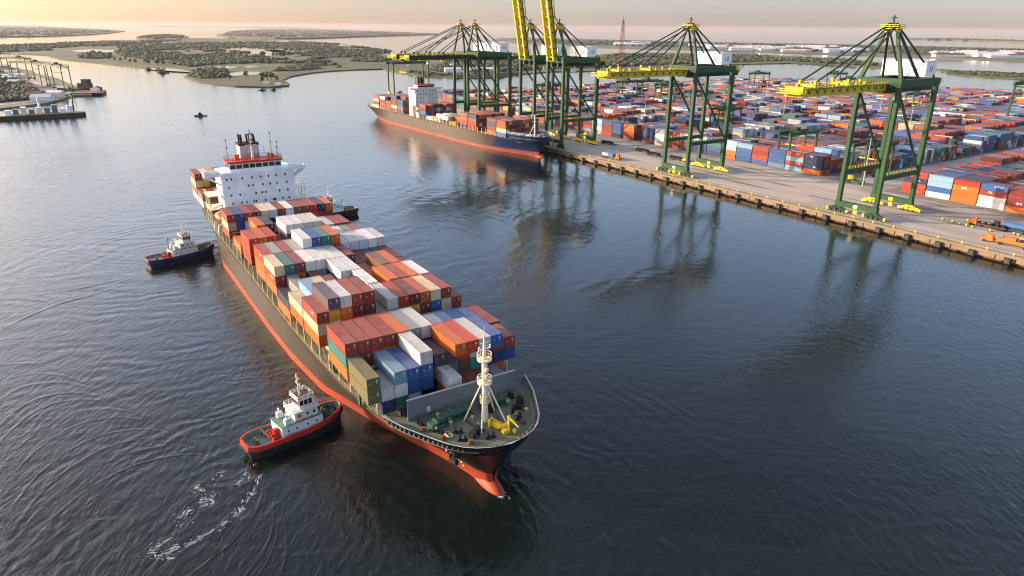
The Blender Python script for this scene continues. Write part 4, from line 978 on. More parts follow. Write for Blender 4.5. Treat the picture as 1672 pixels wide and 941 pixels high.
# ------------------------------------------------------------------ tugs and boats
def make_tug(pos, rz, label, hullm, deckm, rimm, L=20.5, aft_deck=None, outer=None):
    root = E('tugboat', pos, rz, label, 'tugboat', 'tugboats around the big ship'); h = L/2; B = 3.45*L/20.5
    def hb(x):
        q = x/h
        if q > 0.1: return B*math.sqrt(max(0, 1-((q-0.1)/0.9)**2.6))
        if q < -0.72: return B*(0.98-0.45*((-q-0.72)/0.28)**2.6)
        return B
    xs = [-h, -h*0.985, -h*0.95, -h*0.88, -h*0.72, -h*0.4, 0, h*0.2, h*0.4, h*0.55, h*0.7, h*0.82, h*0.9, h*0.95, h*0.985, h]
    def sheer(x): return 1.55+1.25*max(0, x/h)**2+0.12*max(0, -x/h)
    m = MB(); lev = (-0.8, 0.0, 0.75, 1.0)
    for sg in (-1, 1):
        b = len(m.v)
        for li, f in enumerate(lev):
            for x in xs:
                z = -0.8 if li == 0 else (0.0 if li == 1 else (sheer(x)*0.6 if li == 2 else sheer(x)))
                sc_ = (0.86, 0.92, 0.99, 1.0)[li]; m.v.append((x*(0.93+0.07*(li/3)), sg*max(0.0, hb(x))*sc_, z))
        n = len(xs)
        for a in range(3):
            for i in range(n-1):
                f = (b+a*n+i, b+a*n+i+1, b+(a+1)*n+i+1, b+(a+1)*n+i); m.f.append(f if sg == -1 else f[::-1]); m.m.append(0); m.c.append(None)
    for li in range(3):
        z = (-0.8, 0, sheer(-h)*0.6, sheer(-h)); s_ = (0.86, 0.92, 0.99, 1.0); xx = [-h*(0.93+0.07*(q/3)) for q in range(4)]
        m.add([(xx[li], -hb(-h)*s_[li], z[li]), (xx[li], hb(-h)*s_[li], z[li]), (xx[li+1], hb(-h)*s_[li+1], z[li+1]), (xx[li+1], -hb(-h)*s_[li+1], z[li+1])], [(3, 2, 1, 0)])
    m.build('hull', M[hullm], root)
    # bulwark
    m = MB(); n = len(xs)
    ring = [(x, -hb(x)) for x in xs]+[(x, hb(x)) for x in xs[::-1]]
    N_ = len(ring)
    for off, dz in ((0.03, -0.15), (0.0, 0.95), (-0.28, 0.95), (-0.28, -0.3)):
        for x, y in ring:
            d = math.hypot(x*0.35, y) or 1; m.v.append((x+off*x/h, y+off*(y/B if abs(y) > 0.01 else 0), sheer(x)+dz*(1 if x < 0 else 1.0)))
    for a in range(3):
        for i in range(N_):
            j = (i+1) % N_; f = (a*N_+i, a*N_+j, (a+1)*N_+j, (a+1)*N_+i); m.f.append(f); m.m.append((2 if a == 0 else 1) if a < 2 else 0); m.c.append(None)
    m.build('bulwark', [M['tuggreen'], M[rimm], M[outer or rimm]], root)
    m = MB(); k = 6
    for i, (x, y) in enumerate(ring):
        for j in range(k):
            b = 2*math.pi*j/k; d = math.hypot(x/h, y/B) or 1
            m.v.append((x+0.28*math.cos(b)*x/h/d, y+0.28*math.cos(b)*y/B/d, sheer(x)-0.2+0.26*math.sin(b)))
    for i in range(N_):
        for j in range(k): m.f.append((i*k+j, ((i+1) % N_)*k+j, ((i+1) % N_)*k+(j+1) % k, i*k+(j+1) % k)); m.m.append(0); m.c.append(None)
    m.build('fender_belt', M['black'], root)
    # deck follows the sheer
    m = MB(); b = 0
    for x in xs: m.v += [(x*0.97, -hb(x)*0.93, sheer(x)-0.1), (x*0.97, hb(x)*0.93, sheer(x)-0.1)]
    for i in range(n-1): m.f.append((2*i, 2*i+2, 2*i+3, 2*i+1)); m.m.append(0 if xs[i] > -h*0.5 or not aft_deck else 1); m.c.append(None)
    m.build('deck', [M[deckm], M[aft_deck or deckm]], root)
    # houses
    m = MB(); m.bx(-3.4, 4.6, -2.3, 2.3, 1.45, 4.0); m.bx(-3.55, 4.7, -2.42, 2.42, 4.0, 4.1, 1); dh = m.build('deckhouse', [M['white'], M['tuggreen']], root)
    for x in (-2.2, -0.6, 1.6, 3.4):
        for sg in (-1, 1): m = MB(); m.cyl((x, sg*2.28, 3.0), (x, sg*2.35, 3.0), 0.2, n=10); m.build('porthole', M['glass'], dh)
    m = MB(); m.bx(-3.47, -3.4, -0.5, 0.5, 1.6, 3.5); m.build('door', M['cream'], dh)
    m = MB(); m.bx(-0.6, 4.0, -1.9, 1.9, 4.1, 5.75); uh = m.build('upper_house', M['white'], root)
    for x in (0.4, 1.9, 3.2): 
        for sg in (-1, 1): m = MB(); m.bx(x-0.2, x+0.2, sg*1.9, sg*1.95, 4.7, 5.2); m.build('window', M['glass'], uh)
    m = MB(); m.bx(-0.9, 4.4, -2.1, 2.1, 5.75, 5.85, 0); m.rail([(-0.8, -2.0, 5.85), (4.3, -2.0, 5.85), (4.3, 2.0, 5.85), (-0.8, 2.0, 5.85), (-0.8, -2.0, 5.85)], 0.9, 0.04, 1.0); m.build('bridge_deck', M['white'], root)
    m = MB(); m.box((2.0, 0, 6.85), (2.7, 2.9, 2.0), 0, 0, None, 1.0); wh = m.build('wheelhouse', M['white'], root)
    for sg in (-1, 1):
        for x in (1.15, 2.0, 2.85): m = MB(); m.bx(x-0.33, x+0.33, sg*1.45, sg*1.5, 6.6, 7.55); m.build('window', M['glass'], wh)
    for y in (-0.95, 0, 0.95):
        m = MB(); m.bx(3.35, 3.4, y-0.38, y+0.38, 6.6, 7.55); m.build('window', M['glass'], wh)
        m = MB(); m.bx(0.6, 0.65, y-0.38, y+0.38, 6.6, 7.55); m.build('window', M['glass'], wh)
    m = MB(); m.box((2.0, 0, 7.95), (3.3, 3.5, 0.2)); m.bx(0.5, 3.5, -1.6, 1.6, 8.06, 8.1, 1); m.rail([(0.45, -1.65, 8.05), (3.55, -1.65, 8.05), (3.55, 1.65, 8.05), (0.45, 1.65, 8.05), (0.45, -1.65, 8.05)], 0.6, 0.035, 0.8); m.build('wheelhouse_roof', [M['white'], M['deckdark']], root)
    m = MB(); m.cyl((1.6, 0, 8.1), (1.4, 0, 12.6), 0.24, 0.1, 8); m.beam((1.5, -0.8, 10.4), (1.5, 0.8, 10.4), 0.1); m.beam((1.5, -0.55, 11.5), (1.5, 0.55, 11.5), 0.1)
    for y, z in ((-0.8, 10.4), (0.8, 10.4), (-0.5, 11.5), (0.5, 11.5), (0.3, 9.4)): m.cyl((1.55, y, z), (1.55, y, z+0.42), 0.13, n=7)
    m.beam((1.9, -0.7, 9.5), (1.9, 0.7, 9.5), 0.18, 0.2); m.build('mast', M['cream'], root)
    m = MB()
    for y in (-1.3, 1.3): m.cyl((3.0, y, 8.1), (3.0, y, 8.7), 0.2, n=8); m.box((3.1, y, 8.8), (0.4, 0.4, 0.35))
    m.build('searchlight', M['lgrey'], root)
    for sg in (-1, 1):
        m = MB(); m.box((-2.0, sg*1.6, 4.65), (1.0, 0.8, 1.1)); m.cyl((-2.0, sg*1.6, 5.2), (-2.1, sg*1.6, 6.0), 0.2, n=8); m.build('funnel', M['white'], root)
    m = MB(); m.cyl((-2.9, 1.8, 4.1), (-2.9, 1.8, 7.0), 0.07, n=6); m.beam((-2.9, 1.8, 7.0), (-2.5, 1.8, 7.2), 0.3); m.build('fire_monitor', M['steel'], root)
    winch(root, -4.4, 0, 1.45, 0, 0.75, 'redp'); winch(root, 6.5, 0, sheer(6.5)-0.1, 0, 0.75, 'mach')
    m = MB(); m.box((-4.0, -0.9, 2.5), (0.9, 0.7, 2.2)); m.box((-5.0, 1.3, 1.9), (0.7, 0.6, 0.9)); m.build('towing_gear', M['redp'], root)
    m = MB(); m.beam((-5.6, 1.9, 1.45), (-5.6, 1.9, 2.9), 0.2); m.beam((-5.6, -1.9, 1.45), (-5.6, -1.9, 2.9), 0.2); m.beam((-5.6, -1.9, 2.9), (-5.6, 1.9, 2.9), 0.2); m.build('tow_bow', M['mach'], root)
    bitts(root, -7.4, 0.2, 1.55, 1.57, 'rust'); bitts(root, 8.2, 0, sheer(8.2)-0.1, 1.57)
    for x, y in ((5.4, 1.5), (5.6, -1.5), (7.6, 1.4)):
        m = MB(); m.ring((x, y, sheer(x)+0.05), 0.4, 0.12, 12, 5); m.ring((x, y, sheer(x)+0.22), 0.34, 0.1, 12, 5); m.build('rope_coil', M['mach'], root)
    for x in (-8, -5.6, -3.2, -0.8, 1.6, 4.0, 6.4):
        for sg in (-1, 1):
            m = MB(); m.ring((x, sg*(hb(x)+0.22), sheer(x)-0.35), 0.36, 0.15, 12, 5, 0, 'y'); m.build('tyre_fender', M['black'], root)
    m = MB()
    for k in range(3): m.bx(-0.8+k*1.5, -0.4+k*1.5, -2.38, -2.34, 4.2, 4.5)
    m.ring((0.2, -2.0, 5.0), 0.3, 0.07, 12, 5, 0, 'y'); m.ring((-3.3, 1.4, 3.1), 0.3, 0.07, 12, 5, 0, 'x'); m.build('lifebuoy', M['orange'], root)
    return root
a, b = gp(400, 738, 0.8), gp(557, 671, 1.5); c = (a+b)/2
make_tug((c.x, c.y, 0), math.atan2(b.y-a.y, b.x-a.x), 'tugboat with red bulwark and green deck nearest the bow of the ship', 'black', 'tuggreen', 'redp', (b-a).length)
a, b = gp(240, 432, 0.8), gp(349, 404, 1.8); c = (a+b)/2
make_tug((c.x, c.y, 0), math.atan2(b.y-a.y, b.x-a.x), 'dark blue tugboat with pale aft deck pushing at the ship quarter', 'navy', 'tuggreen', 'redp', (b-a).length, 'lgrey', 'navy')
c = gp(545, 352, 0.5)
make_tug((c.x, c.y, 0), SA-R(90)+R(10), 'tugboat half hidden on the far side of the loaded ship', 'black', 'tuggreen', 'redp', 20.5, None, 'black')

def small_boat(name, pos, rz, L, label, group=None, hullc='steel', cabin='white', mast=True):
    root = E(name, pos, rz, label, 'boat', group); h = L/2; B = L*0.14; m = MB()
    xs = [-1, -0.5, 0, 0.4, 0.7, 0.9, 1.0]; ws = [0.85, 1, 1, 0.9, 0.6, 0.28, 0.03]
    for z, k in ((-0.3, 0.7), (L*0.07, 1.0)):
        for x, w_ in zip(xs, ws): m.v += [(x*h, -B*w_*k, z+(0.05*L*max(0, x) if k == 1 else 0)), (x*h, B*w_*k, z+(0.05*L*max(0, x) if k == 1 else 0))]
    n = len(xs)
    for i in range(n-1):
        a = 2*i; m.f += [(a, a+2, a+2*n+2, a+2*n), (a+1, a+2*n+1, a+2*n+3, a+3), (a+2*n, a+2*n+2, a+2*n+3, a+2*n+1)]; m.m += [0]*3; m.c += [None]*3
    m.f.append((0, 2*n, 2*n+1, 1)); m.m.append(0); m.c.append(None); m.build('hull', M[hullc], root)
    m = MB(); m.bx(-h*0.3, h*0.35, -B*0.6, B*0.6, L*0.07, L*0.2); m.bx(-h*0.05, h*0.3, -B*0.5, B*0.5, L*0.2, L*0.3); m.build('cabin', M[cabin], root)
    m = MB(); m.bx(h*0.3, h*0.31, -B*0.45, B*0.45, L*0.22, L*0.28); m.build('window', M['glass'], root)
    if mast: m = MB(); m.cyl((0, 0, L*0.3), (0, 0, L*0.62), L*0.012, n=6); m.build('mast', M['steel'], root)
    return root
small_boat('pilot_boat', gp(328, 190), R(-165), 10, 'small dark boat alone in the channel, trailing a wake', None, 'steel', 'black')
for px, py, rz, L, lab in ((243, 114.5, 170, 15, 'low dark barge moored nearer the grassy spit'), (266, 119.5, 170, 20, 'larger low dark barge anchored off the river point'), (428, 148, 10, 9, 'dark fishing boat at anchor left of the river point'), (447, 147.5, 80, 11, 'dark boat at anchor beside the tip of river point')):
    small_boat('moored_boat', gp(px, py), R(rz), L, lab, None, 'steel', 'steel', False)

# ------------------------------------------------------------------ ship to shore cranes
def make_sts(loc, label, boom='yellow', up=False, num='12', trolley=-18):
    root = E('quay_crane', loc, QA, label, 'crane', 'ship to shore cranes'); G = 'green'; X = 7.7; Y1 = 25.7
    for x in (-X, X):
        for y in (0, Y1):
            m = MB(); m.beam((x, y, 4.7), (x, y, 49.4), 1.45, 1.75, 0, 1.35, 1.75, upv=(0, 1, 0))
            for z in (16, 30, 42): m.box((x, y, z), (1.6, 1.95, 0.3))
            m.build('leg', M[G], root)
    for y in (0, Y1):
        m = MB(); m.bx(-X-1.0, X+1.0, y-0.95, y+0.95, 2.7, 4.7); sb = m.build('sill_beam', M[G], root)
        m = MB(); m.bx(-0.9, 0.9, y-1.04, y-0.96, 3.0, 4.3); m.build('sign_plate', M['yel2' if y else 'cream'], sb)
        m = MB(); m.box((0.2, y-0.2, 1.5), (1.6, 1.6, 1.4)); m.build('cable_reel', M['yel2'], sb)
    for x in (-X, X):
        for y in (0, Y1):
            bc = 'yel2' if y else 'greend'
            m = MB(); m.beam((x-1.6, y, 2.3), (x+1.6, y, 2.3), 1.2, 0.6)
            for q in (-2.0, 2.0):
                m.beam((x+q-1.5, y, 1.5), (x+q+1.5, y, 1.5), 1.0, 0.6); m.box((x+q, y, 1.95), (0.7, 0.9, 0.5))
                for e in (-1.0, 1.0): m.box((x+q+e, y, 0.95), (1.5, 1.3, 0.7))
            bg_ = m.build('bogie', M[bc], root)
            m = MB()
            for q in (-3.4, -2.6, -1.4, -0.6, 0.6, 1.4, 2.6, 3.4): m.cyl((x+q, y-0.75, 0.42), (x+q, y+0.75, 0.42), 0.38, n=10)
            m.build('wheel', M['steel'], bg_)
            for q in (-4.2, 4.2): m = MB(); m.box((x+q, y, 1.0), (0.8, 1.2, 1.1)); m.build('buffer', M['yel2'], bg_)
    for x in (-X, X):
        m = MB(); m.bx(x-0.6, x+0.6, 0.9, Y1-0.9, 15.2, 17.0); pb = m.build('portal_beam', M[G], root)
        m = MB(); m.rail([(x, 1.5, 17.0), (x, Y1-1.5, 17.0)], 1.1, 0.06, 2); m.build('handrail', M['yel2'], pb)
        m = MB(); m.beam((x, 0.6, 47.5), (x, Y1-0.8, 17.6), 0.7, 0.7); m.build('diagonal_brace', M['greend'], root)
        m = MB(); m.bx(x-0.9, x+0.9, 1.2, Y1+1.2, 49.4, 52.2); m.bx(x-0.9, x+0.9, -1.2, 1.19, 49.41, 52.6); m.build('upper_side_beam', M[G], root)
    for y in (0, Y1):
        m = MB(); m.bx(-X+0.95, X-0.95, y-1.1, y+1.1, 49.6, 52.5 if y == 0 else 52.0); m.build('upper_cross_beam', M[G], root)
    m = MB()
    for x in (-3, 3): m.bx(x-0.55, x+0.55, -1.1, 35.5, 47.2, 49.3)
    for y in range(2, 36, 5): m.bx(-2.4, 2.4, y-0.3, y+0.3, 48, 48.8)
    m.build('trolley_girder', M['greend'], root)
    m = MB(); m.bx(-5.2, 5.2, 30.5, 36.2, 50.0, 50.2); m.rail([(-5, 27, 50.2), (-5, 36, 50.2), (5, 36, 50.2), (5, 27, 50.2)], 1.3, 0.09, 1.5); m.box((2.5, 34, 51), (2, 2, 1.6)); m.box((-3, 33, 50.8), (1.5, 2, 1.2)); m.box((0, 37.2, 49.2), (5, 1.2, 1.6)); m.build('rear_platform', M['yellow'], root)
    m = MB(); m.bx(-10.5, 6.6, 18.2, 25.6, 52.7, 58.2); m.bx(-10.7, 6.8, 18.0, 25.8, 58.2, 58.4); mh = m.build('machinery_house', M['white'], root)
    m = MB()
    for x in (-8, -4.5, 3): m.bx(x-0.5, x+0.5, 18.16, 18.2, 54.3, 55.3)
    m.bx(-0.5, 0.5, 18.16, 18.2, 52.9, 55.2); m.build('louvre', M['lgrey'], mh)
    cu = bpy.data.curves.new('house_number', 'FONT'); cu.body = num; cu.size = 3.0; cu.extrude = 0.03; cu.align_x = 'CENTER'; cu.materials.append(M['black'])
    tt = bpy.data.objects.new('tmp', cu); C.objects.link(tt); bpy.context.view_layer.update()
    me = bpy.data.meshes.new_from_object(tt.evaluated_get(bpy.context.evaluated_depsgraph_get())); bpy.data.objects.remove(tt)
    if not me.materials: me.materials.append(M['black'])
    to = bpy.data.objects.new('house_number', me); C.objects.link(to); to.parent = mh; to.location = (6.63, 21.9, 54.3); to.rotation_euler = (R(90), 0, R(90))
    # A-frame
    for x in (-1, 1):
        m = MB(); m.beam((x*X*0.98, 0.0, 52.6), (x*1.9, 1.6, 69.2), 1.25, 1.25, 0, 0.9, 0.9, upv=(0, 1, 0)); m.build('a_frame_leg', M[G], root)
        m = MB(); m.beam((x*1.7, 2.4, 69.4), (x*6.8, 13.5, 52.3), 0.8, 0.8); m.build('a_frame_strut', M['greend'], root)
        m = MB(); m.beam((x*1.9, 2.6, 70.0), (x*6.6, 25.5, 52.3), 0.5, 0.5); m.build('back_stay', M['greend'], root)
    m = MB(); m.bx(-3.4, 3.4, -0.8, 4.0, 69.4, 69.6, 0); m.rail([(-3.3, -0.7, 69.6), (3.3, -0.7, 69.6), (3.3, 3.9, 69.6), (-3.3, 3.9, 69.6), (-3.3, -0.7, 69.6)], 1.3, 0.09, 1.4); m.box((-1.9, 1.4, 68.8), (1.8, 2.4, 1.1)); m.box((1.9, 1.4, 68.8), (1.8, 2.4, 1.1))
    hd = m.build('apex_platform', M['yellow'], root)
    m = MB(); m.bx(-2.3, 2.3, 0.6, 2.6, 69.7, 71.0); m.cyl((-1.2, 1.6, 71), (-1.2, 1.6, 71.5), 0.8, n=10); m.cyl((1.2, 1.6, 71), (1.2, 1.6, 71.5), 0.8, n=10); m.beam((0, 1.6, 71), (0, 1.6, 74), 0.5); m.box((0, 1.6, 73.2), (2.2, 1.2, 0.3)); m.build('sheave_block', M['greend'], root)
    # boom
    bo = bpy.data.objects.new('boom', None)
    m = MB(); mats = [M['yellow'] if boom == 'yellow' else M['greend'], M['greend'], M['yellow']]
    LB = 49.5
    for x in (-2.9, 2.9):
        m.bx(x-0.5, x+0.5, -LB, 0, -2.9, 0.0, 0)
        for k in range(int(LB/2.2)): m.bx(x*1.0+(0.5 if x > 0 else -0.62), x+(0.62 if x > 0 else -0.5), -1.5-k*2.2, -1.3-k*2.2, -2.8, -0.05, 0)
        for k in range(0, int(LB/2.2), 2): m.bx(x+(0.505 if x > 0 else -0.53), x+(0.53 if x > 0 else -0.505), -3.1-k*2.2, -2.1-k*2.2, -2.0, -1.0, 1)
    for k in range(9): m.bx(-2.4, 2.4, -2-k*5.6-0.35, -2-k*5.6+0.35, -1.6, -0.6, 0)
    m.bx(-3.4, 3.4, -LB-0.6, -LB-0.01, -3.0, 0.3, 2); m.bx(-4.6, 4.6, -LB-3.4, -LB-0.61, -1.9, -1.6, 2); m.rail([(-4.5, -LB-0.6, -1.6), (-4.5, -LB-3.3, -1.6), (4.5, -LB-3.3, -1.6), (4.5, -LB-0.6, -1.6)], 1.3, 0.1, 1.5, 2)
    for x in (-3.9, 3.9):
        m.bx(x-0.4, x+0.4, -LB, -1, -0.35, -0.25, 1)
        m.rail([(x*1.1, -LB, -0.25), (x*1.1, -1, -0.25)], 1.15, 0.07, 2.0, 0 if boom == 'yellow' else 2)
    for y in (-24, -43): m.bx(-3.4, 3.4, y-0.6, y+0.6, 0.0, 0.9, 0); m.box((-2.9, y, 1.3), (0.7, 1.2, 1.6), 0); m.box((2.9, y, 1.3), (0.7, 1.2, 1.6), 0)
    for k in range(10): m.box((random.choice([-3.2, 3.2]), random.uniform(-46, -6), 0.5), (0.8, random.uniform(0.6, 1.6), random.uniform(0.6, 1.2)), 2)
    o = m.build('boom', mats, root); o.location = (0, -1.4, 50.9); ang = R(-79) if up else R(0.6)
    if up: o.rotation_euler = (R(-80), 0, 0)
    bo = None
    def bp(x, y, z=1.6):
        a = o.rotation_euler[0]; return (x, -1.4+y*math.cos(a)-z*math.sin(a), 50.9+y*math.sin(a)+z*math.cos(a))
    for x in (-1, 1):
        m = MB()
        if not up:
            m.beam((x*1.8, 0.8, 70.4), bp(x*2.9, -43), 0.42); m.beam((x*1.6, 0.8, 69.8), bp(x*2.9, -24), 0.42)
        else:
            m.beam((x*1.8, 0.8, 70.4), bp(x*2.9, -24), 0.35); m.beam(bp(x*2.9, -24, 1.6), bp(x*2.9, -43, 2.6), 0.3)
        m.build('fore_stay', M['greend'], root)
    m = MB()
    for k in range(0):
        z0 = 5+k*7.2; z1 = z0+7.2; y0, y1 = (Y1+1.8, Y1+4.2) if k % 2 == 0 else (Y1+4.2, Y1+1.8)
        m.beam((X+1.6, y0, z0), (X+1.6, y1, z1), 0.8, 0.15, upv=(1, 0, 0)); m.bx(X+1.1, X+2.1, y1-0.6, y1+0.6, z1-0.05, z1+0.05)
    m.bx(X-0.5, X+0.5, Y1+1.18, Y1+1.6, 4.7, 49)
    for k in range(7): m.bx(X-0.8, X+0.8, Y1+1.18, Y1+2.4, 8+k*6.4, 8.2+k*6.4)
    m.build('access_ladder', M['greend'], root)
    m = MB(); y = 8 if up else trolley
    m.box((0, y, 47.0), (6.2, 4.5, 0.7)); m.build('trolley', M['yellow'], root)
    m = MB(); m.box((2.4, y+3.6, 45.2), (2.0, 2.2, 2.2)); m.build('operator_cab', M['white'], root)
    return root
STS = [(-268, 'farthest quay crane, green lowered boom over the moored ship stern', 'green', False, '16', -30),
       (-248.5, 'second farthest quay crane, green boom lowered beside its farther neighbour', 'green', False, '15', -22),
       (-181.5, 'quay crane with raised yellow boom, the farther of two beside the moored ship', 'yellow', True, '14', 0),
       (-152.5, 'quay crane with raised yellow boom at the moored ship bow', 'yellow', True, '13', 0),
       (-51.0, 'green quay crane with lowered yellow boom standing clear of the moored ship', 'yellow', False, '12', 6),
       (45.8, 'nearest tall green quay crane with lowered yellow boom and pale house', 'yellow', False, '11', 6)]
for u, lab, bcol, up_, num, tr_ in STS: make_sts(Q(u, 5, 3), lab, bcol, up_, num, tr_)

# ------------------------------------------------------------------ yard gantries
def make_rtg(loc, rz, label, span=23.0, H=18.5, group='gantry cranes in the container yard', s=1.0):
    root = E('yard_gantry', loc, rz, label, 'gantry crane', group); root.scale = (s, s, s)
    for x in (-3.6, 3.6):
        for y in (0, span):
            m = MB(); m.beam((x, y, 1.6), (x*0.92, y, H-1.5), 0.75, 0.85, upv=(0, 1, 0)); m.build('leg', M['green'], root)
    for y in (0, span):
        m = MB(); m.bx(-4.8, 4.8, y-0.45, y+0.45, 1.2, 2.1); m.build('sill_beam', M['green'], root)
        m = MB()
        for x in (-4.0, -2.8, 2.8, 4.0): m.cyl((x, y-0.35, 0.7), (x, y+0.35, 0.7), 0.7, n=12)
        m.build('wheel', M['black'], root)
        m = MB(); m.bx(-2.9, 2.9, y-0.3, y+0.3, H-2.3, H-1.7); m.build('end_tie', M['green'], root)
    for x in (-3.35, 3.35):
        m = MB(); m.bx(x-0.45, x+0.45, -1.5, span+1.5, H-1.5, H); m.rail([(x*1.12, -1.4, H), (x*1.12, span+1.4, H)], 1.1, 0.07, 2.2); m.build('girder', M['green'], root)
    m = MB(); y = span*0.35; m.bx(-4.4, 4.4, y-2.3, y+2.3, H+0.05, H+0.7); m.box((0, y, H+1.5), (4, 2.6, 1.5)); m.cyl((-2, y-1.6, H+1.2), (2, y-1.6, H+1.2), 0.6, n=8); m.build('trolley', M['greend'], root)
    m = MB(); m.box((2.2, y+3.4, H-1.9), (1.8, 1.8, 2.0)); m.build('operator_cab', M['white'], root)
    m = MB()
    for a in (-2.4, 2.4):
        for b_ in (-0.8, 0.8): m.beam((a, y+b_, H), (a, y+b_, H-7), 0.06)
    m.box((0, y, H-7.2), (9, 1.4, 0.4)); m.build('spreader', M['yel2'], root)
    m = MB(); m.box((-1.5, -1.0, 3.0), (2.6, 1.2, 1.8)); m.build('power_pack', M['yellow'], root)
    return root
RT = [(1275, 274, 'bright green yard gantry nearest the apron, left of the yard road'), (1395, 300, 'yard gantry seen between the legs of the nearest quay crane'),
      (1163, 222, 'yard gantry behind the quay crane that stands clear of the ship'), (1225, 150, 'small distant gantry against the water at the yard back'),
      (1010, 170, 'leftmost of the gantries clustered behind the two raised booms'), (1043, 168, 'second gantry of the distant cluster left of the mid quay crane'), (1072, 176, 'third gantry of the distant cluster left of the mid quay crane'),
      (1352, 150, 'gantry standing at far back of yard, left of the nearest quay crane'), (1372, 163, 'gantry in front of the one at the far yard back'), (1480, 190, 'distant gantry just right of the nearest quay crane legs'),
      (1655, 205, 'tall green gantry at the right edge of the picture'), (880, 178, 'gantry behind the moored ship among the crane legs'), (1120, 185, 'gantry deep in the yard behind the mid quay crane boom')]
for px, py, lab in RT:
    u_, v_ = uv(px, py); tall = 1.75 if px == 1655 else (1.15 if py < 180 else 1.0)
    make_rtg(Q(u_, v_, 3), QA, lab, s=tall)
u_, v_ = -432, 14
gu, gv = uv(640, 159); make_rtg(Q(gu, gv, 3), QA+R(8), 'green portal gantry past the stern of the moored ship', span=30, H=24, group='gantry cranes in the container yard', s=1.45)

# ------------------------------------------------------------------ lattice mast beyond the harbour
def lattice(name, loc, H, W0, W1, label, cat='mast', mat='rust'):
    root = E(name, loc, 0.3, label, cat); m = MB(); n = 12
    cs = [(-1, -1), (1, -1), (1, 1), (-1, 1)]
    for k in range(n):
        z0, z1 = H*k/n, H*(k+1)/n; w0 = W0+(W1-W0)*k/n; w1 = W0+(W1-W0)*(k+1)/n
        for i in range(4):
            a, b = cs[i], cs[(i+1) % 4]
            m.beam((a[0]*w0, a[1]*w0, z0), (a[0]*w1, a[1]*w1, z1), 0.55); m.beam((a[0]*w0, a[1]*w0, z0), (b[0]*w1, b[1]*w1, z1), 0.3); m.beam((a[0]*w1, a[1]*w1, z1), (b[0]*w1, b[1]*w1, z1), 0.3)
    m.build('lattice_tower', M[mat], root)
    m = MB(); m.cyl((0, 0, H), (0, 0, H*1.07), 0.35, n=6); m.box((0, 0, H), (W1*3, W1*3, 0.6)); m.build('top_platform', M[mat], root)
    m = MB(); m.box((0, 0, H*0.12), (W0*2.6, W0*2.6, H*0.03)); m.box((0, 0, H*0.35), (W0*2.0, W0*2.0, 0.8)); m.build('lower_platform', M[mat], root)
    return root
lattice('lattice_tower', gp(1013, 115, 1), 84, 5.0, 1.1, 'slender rust brown lattice tower rising from the green shore beyond')

# ------------------------------------------------------------------ vehicles on the apron
def truck(px, py, label, L=12, cab='orange', load=None, rz=0.0, name='port_truck', group='trucks and trailers on the apron', cat='truck'):
    u_, v_ = uv(px, py); root = E(name, Q(u_, v_, 2.995), QA+rz, label, cat, group); h = L/2
    m = MB(); m.bx(-h, h*0.5, -1.1, -0.7, 0.85, 1.15); m.bx(-h, h*0.5, 0.7, 1.1, 0.85, 1.15)
    for k in range(6): m.bx(-h+k*L*0.14, -h+k*L*0.14+0.3, -0.7, 0.7, 0.9, 1.1)
    m.build('chassis', M['rust' if cab == 'orange' else 'steel'], root)
    for x in (-h*0.85, -h*0.7, -h*0.55, h*0.3, h*0.85):
        m = MB(); m.cyl((x, -1.2, 0.5), (x, -0.8, 0.5), 0.5, n=12); m.cyl((x, 0.8, 0.5), (x, 1.2, 0.5), 0.5, n=12); m.build('wheel', M['black'], root)
    if cab:
        m = MB(); m.bx(h*0.55, h*0.98, -1.2, 1.2, 0.7, 1.5); m.bx(h*0.58, h*0.82, -0.2, 1.15, 1.5, 3.0); c_ = m.build('cab', M[cab], root)
        m = MB(); m.bx(h*0.82, h*0.825, 0, 1.0, 2.0, 2.8); m.bx(h*0.62, h*0.79, -0.25, -0.2, 2.0, 2.8); m.build('window', M['glass'], c_)
    if load == 'tank':
        m = MB(); m.cyl((-h*0.9, 0, 2.3), (h*0.4, 0, 2.3), 1.15, n=16); m.bx(-h*0.8, h*0.3, -0.3, 0.3, 3.4, 3.55); m.build('tank', M['blue'], root)
    elif load == 'machine':
        m = MB(); m.bx(-h*0.9, h*0.45, -1.15, 1.15, 1.15, 2.2); m.bx(-h*0.2, h*0.2, -1.0, 1.0, 2.2, 3.1); m.build('body', M['orange'], root)
        m = MB(); m.bx(h*0.15, h*0.32, -1.2, -1.15, 1.5, 2.9); m.bx(-h*0.7, -h*0.3, -0.9, 0.9, 2.2, 2.8); m.build('engine_cover', M['black'], root)
        m = MB(); m.rail([(-h*0.9, -1.1, 2.2), (-h*0.2, -1.1, 2.2)], 0.9, 0.05, 1); m.build('handrail', M['yel2'], root)
    elif load == 'boxes':
        m = MB(); m.bx(-h*0.9, -h*0.3, -1, 1, 1.16, 2.6, 0); m.bx(-h*0.25, h*0.3, -1.05, 1.05, 1.16, 3.0, 1); m.build('cargo', [M['lgrey'], M['blue']], root)
    elif load == 'frames':
        m = MB()
        for k in range(5): m.bx(-h*0.9+k*L*0.17, -h*0.9+k*L*0.17+0.25, -1.1, 1.1, 1.16, 1.9)
        m.bx(-h*0.9, h*0.4, -0.2, 0.2, 1.9, 2.1); m.build('frame_load', M['black'], root)
    return root
truck(998, 259, 'orange tractor with grey and blue boxes driving along the open quay', 15, 'orange', 'boxes', name='tractor_trailer')
truck(994, 236, 'dark empty skeleton trailer parked left of the open apron', 13, None, 'frames', name='trailer', cat='trailer')
truck(1052, 249, 'dark trailers with steel frames parked in mid apron, left of crane', 13, None, 'frames', name='trailer', cat='trailer')
truck(1070, 255, 'rusty trailer parked at the left foot of the mid quay crane', 12, None, 'frames', name='trailer', cat='trailer')
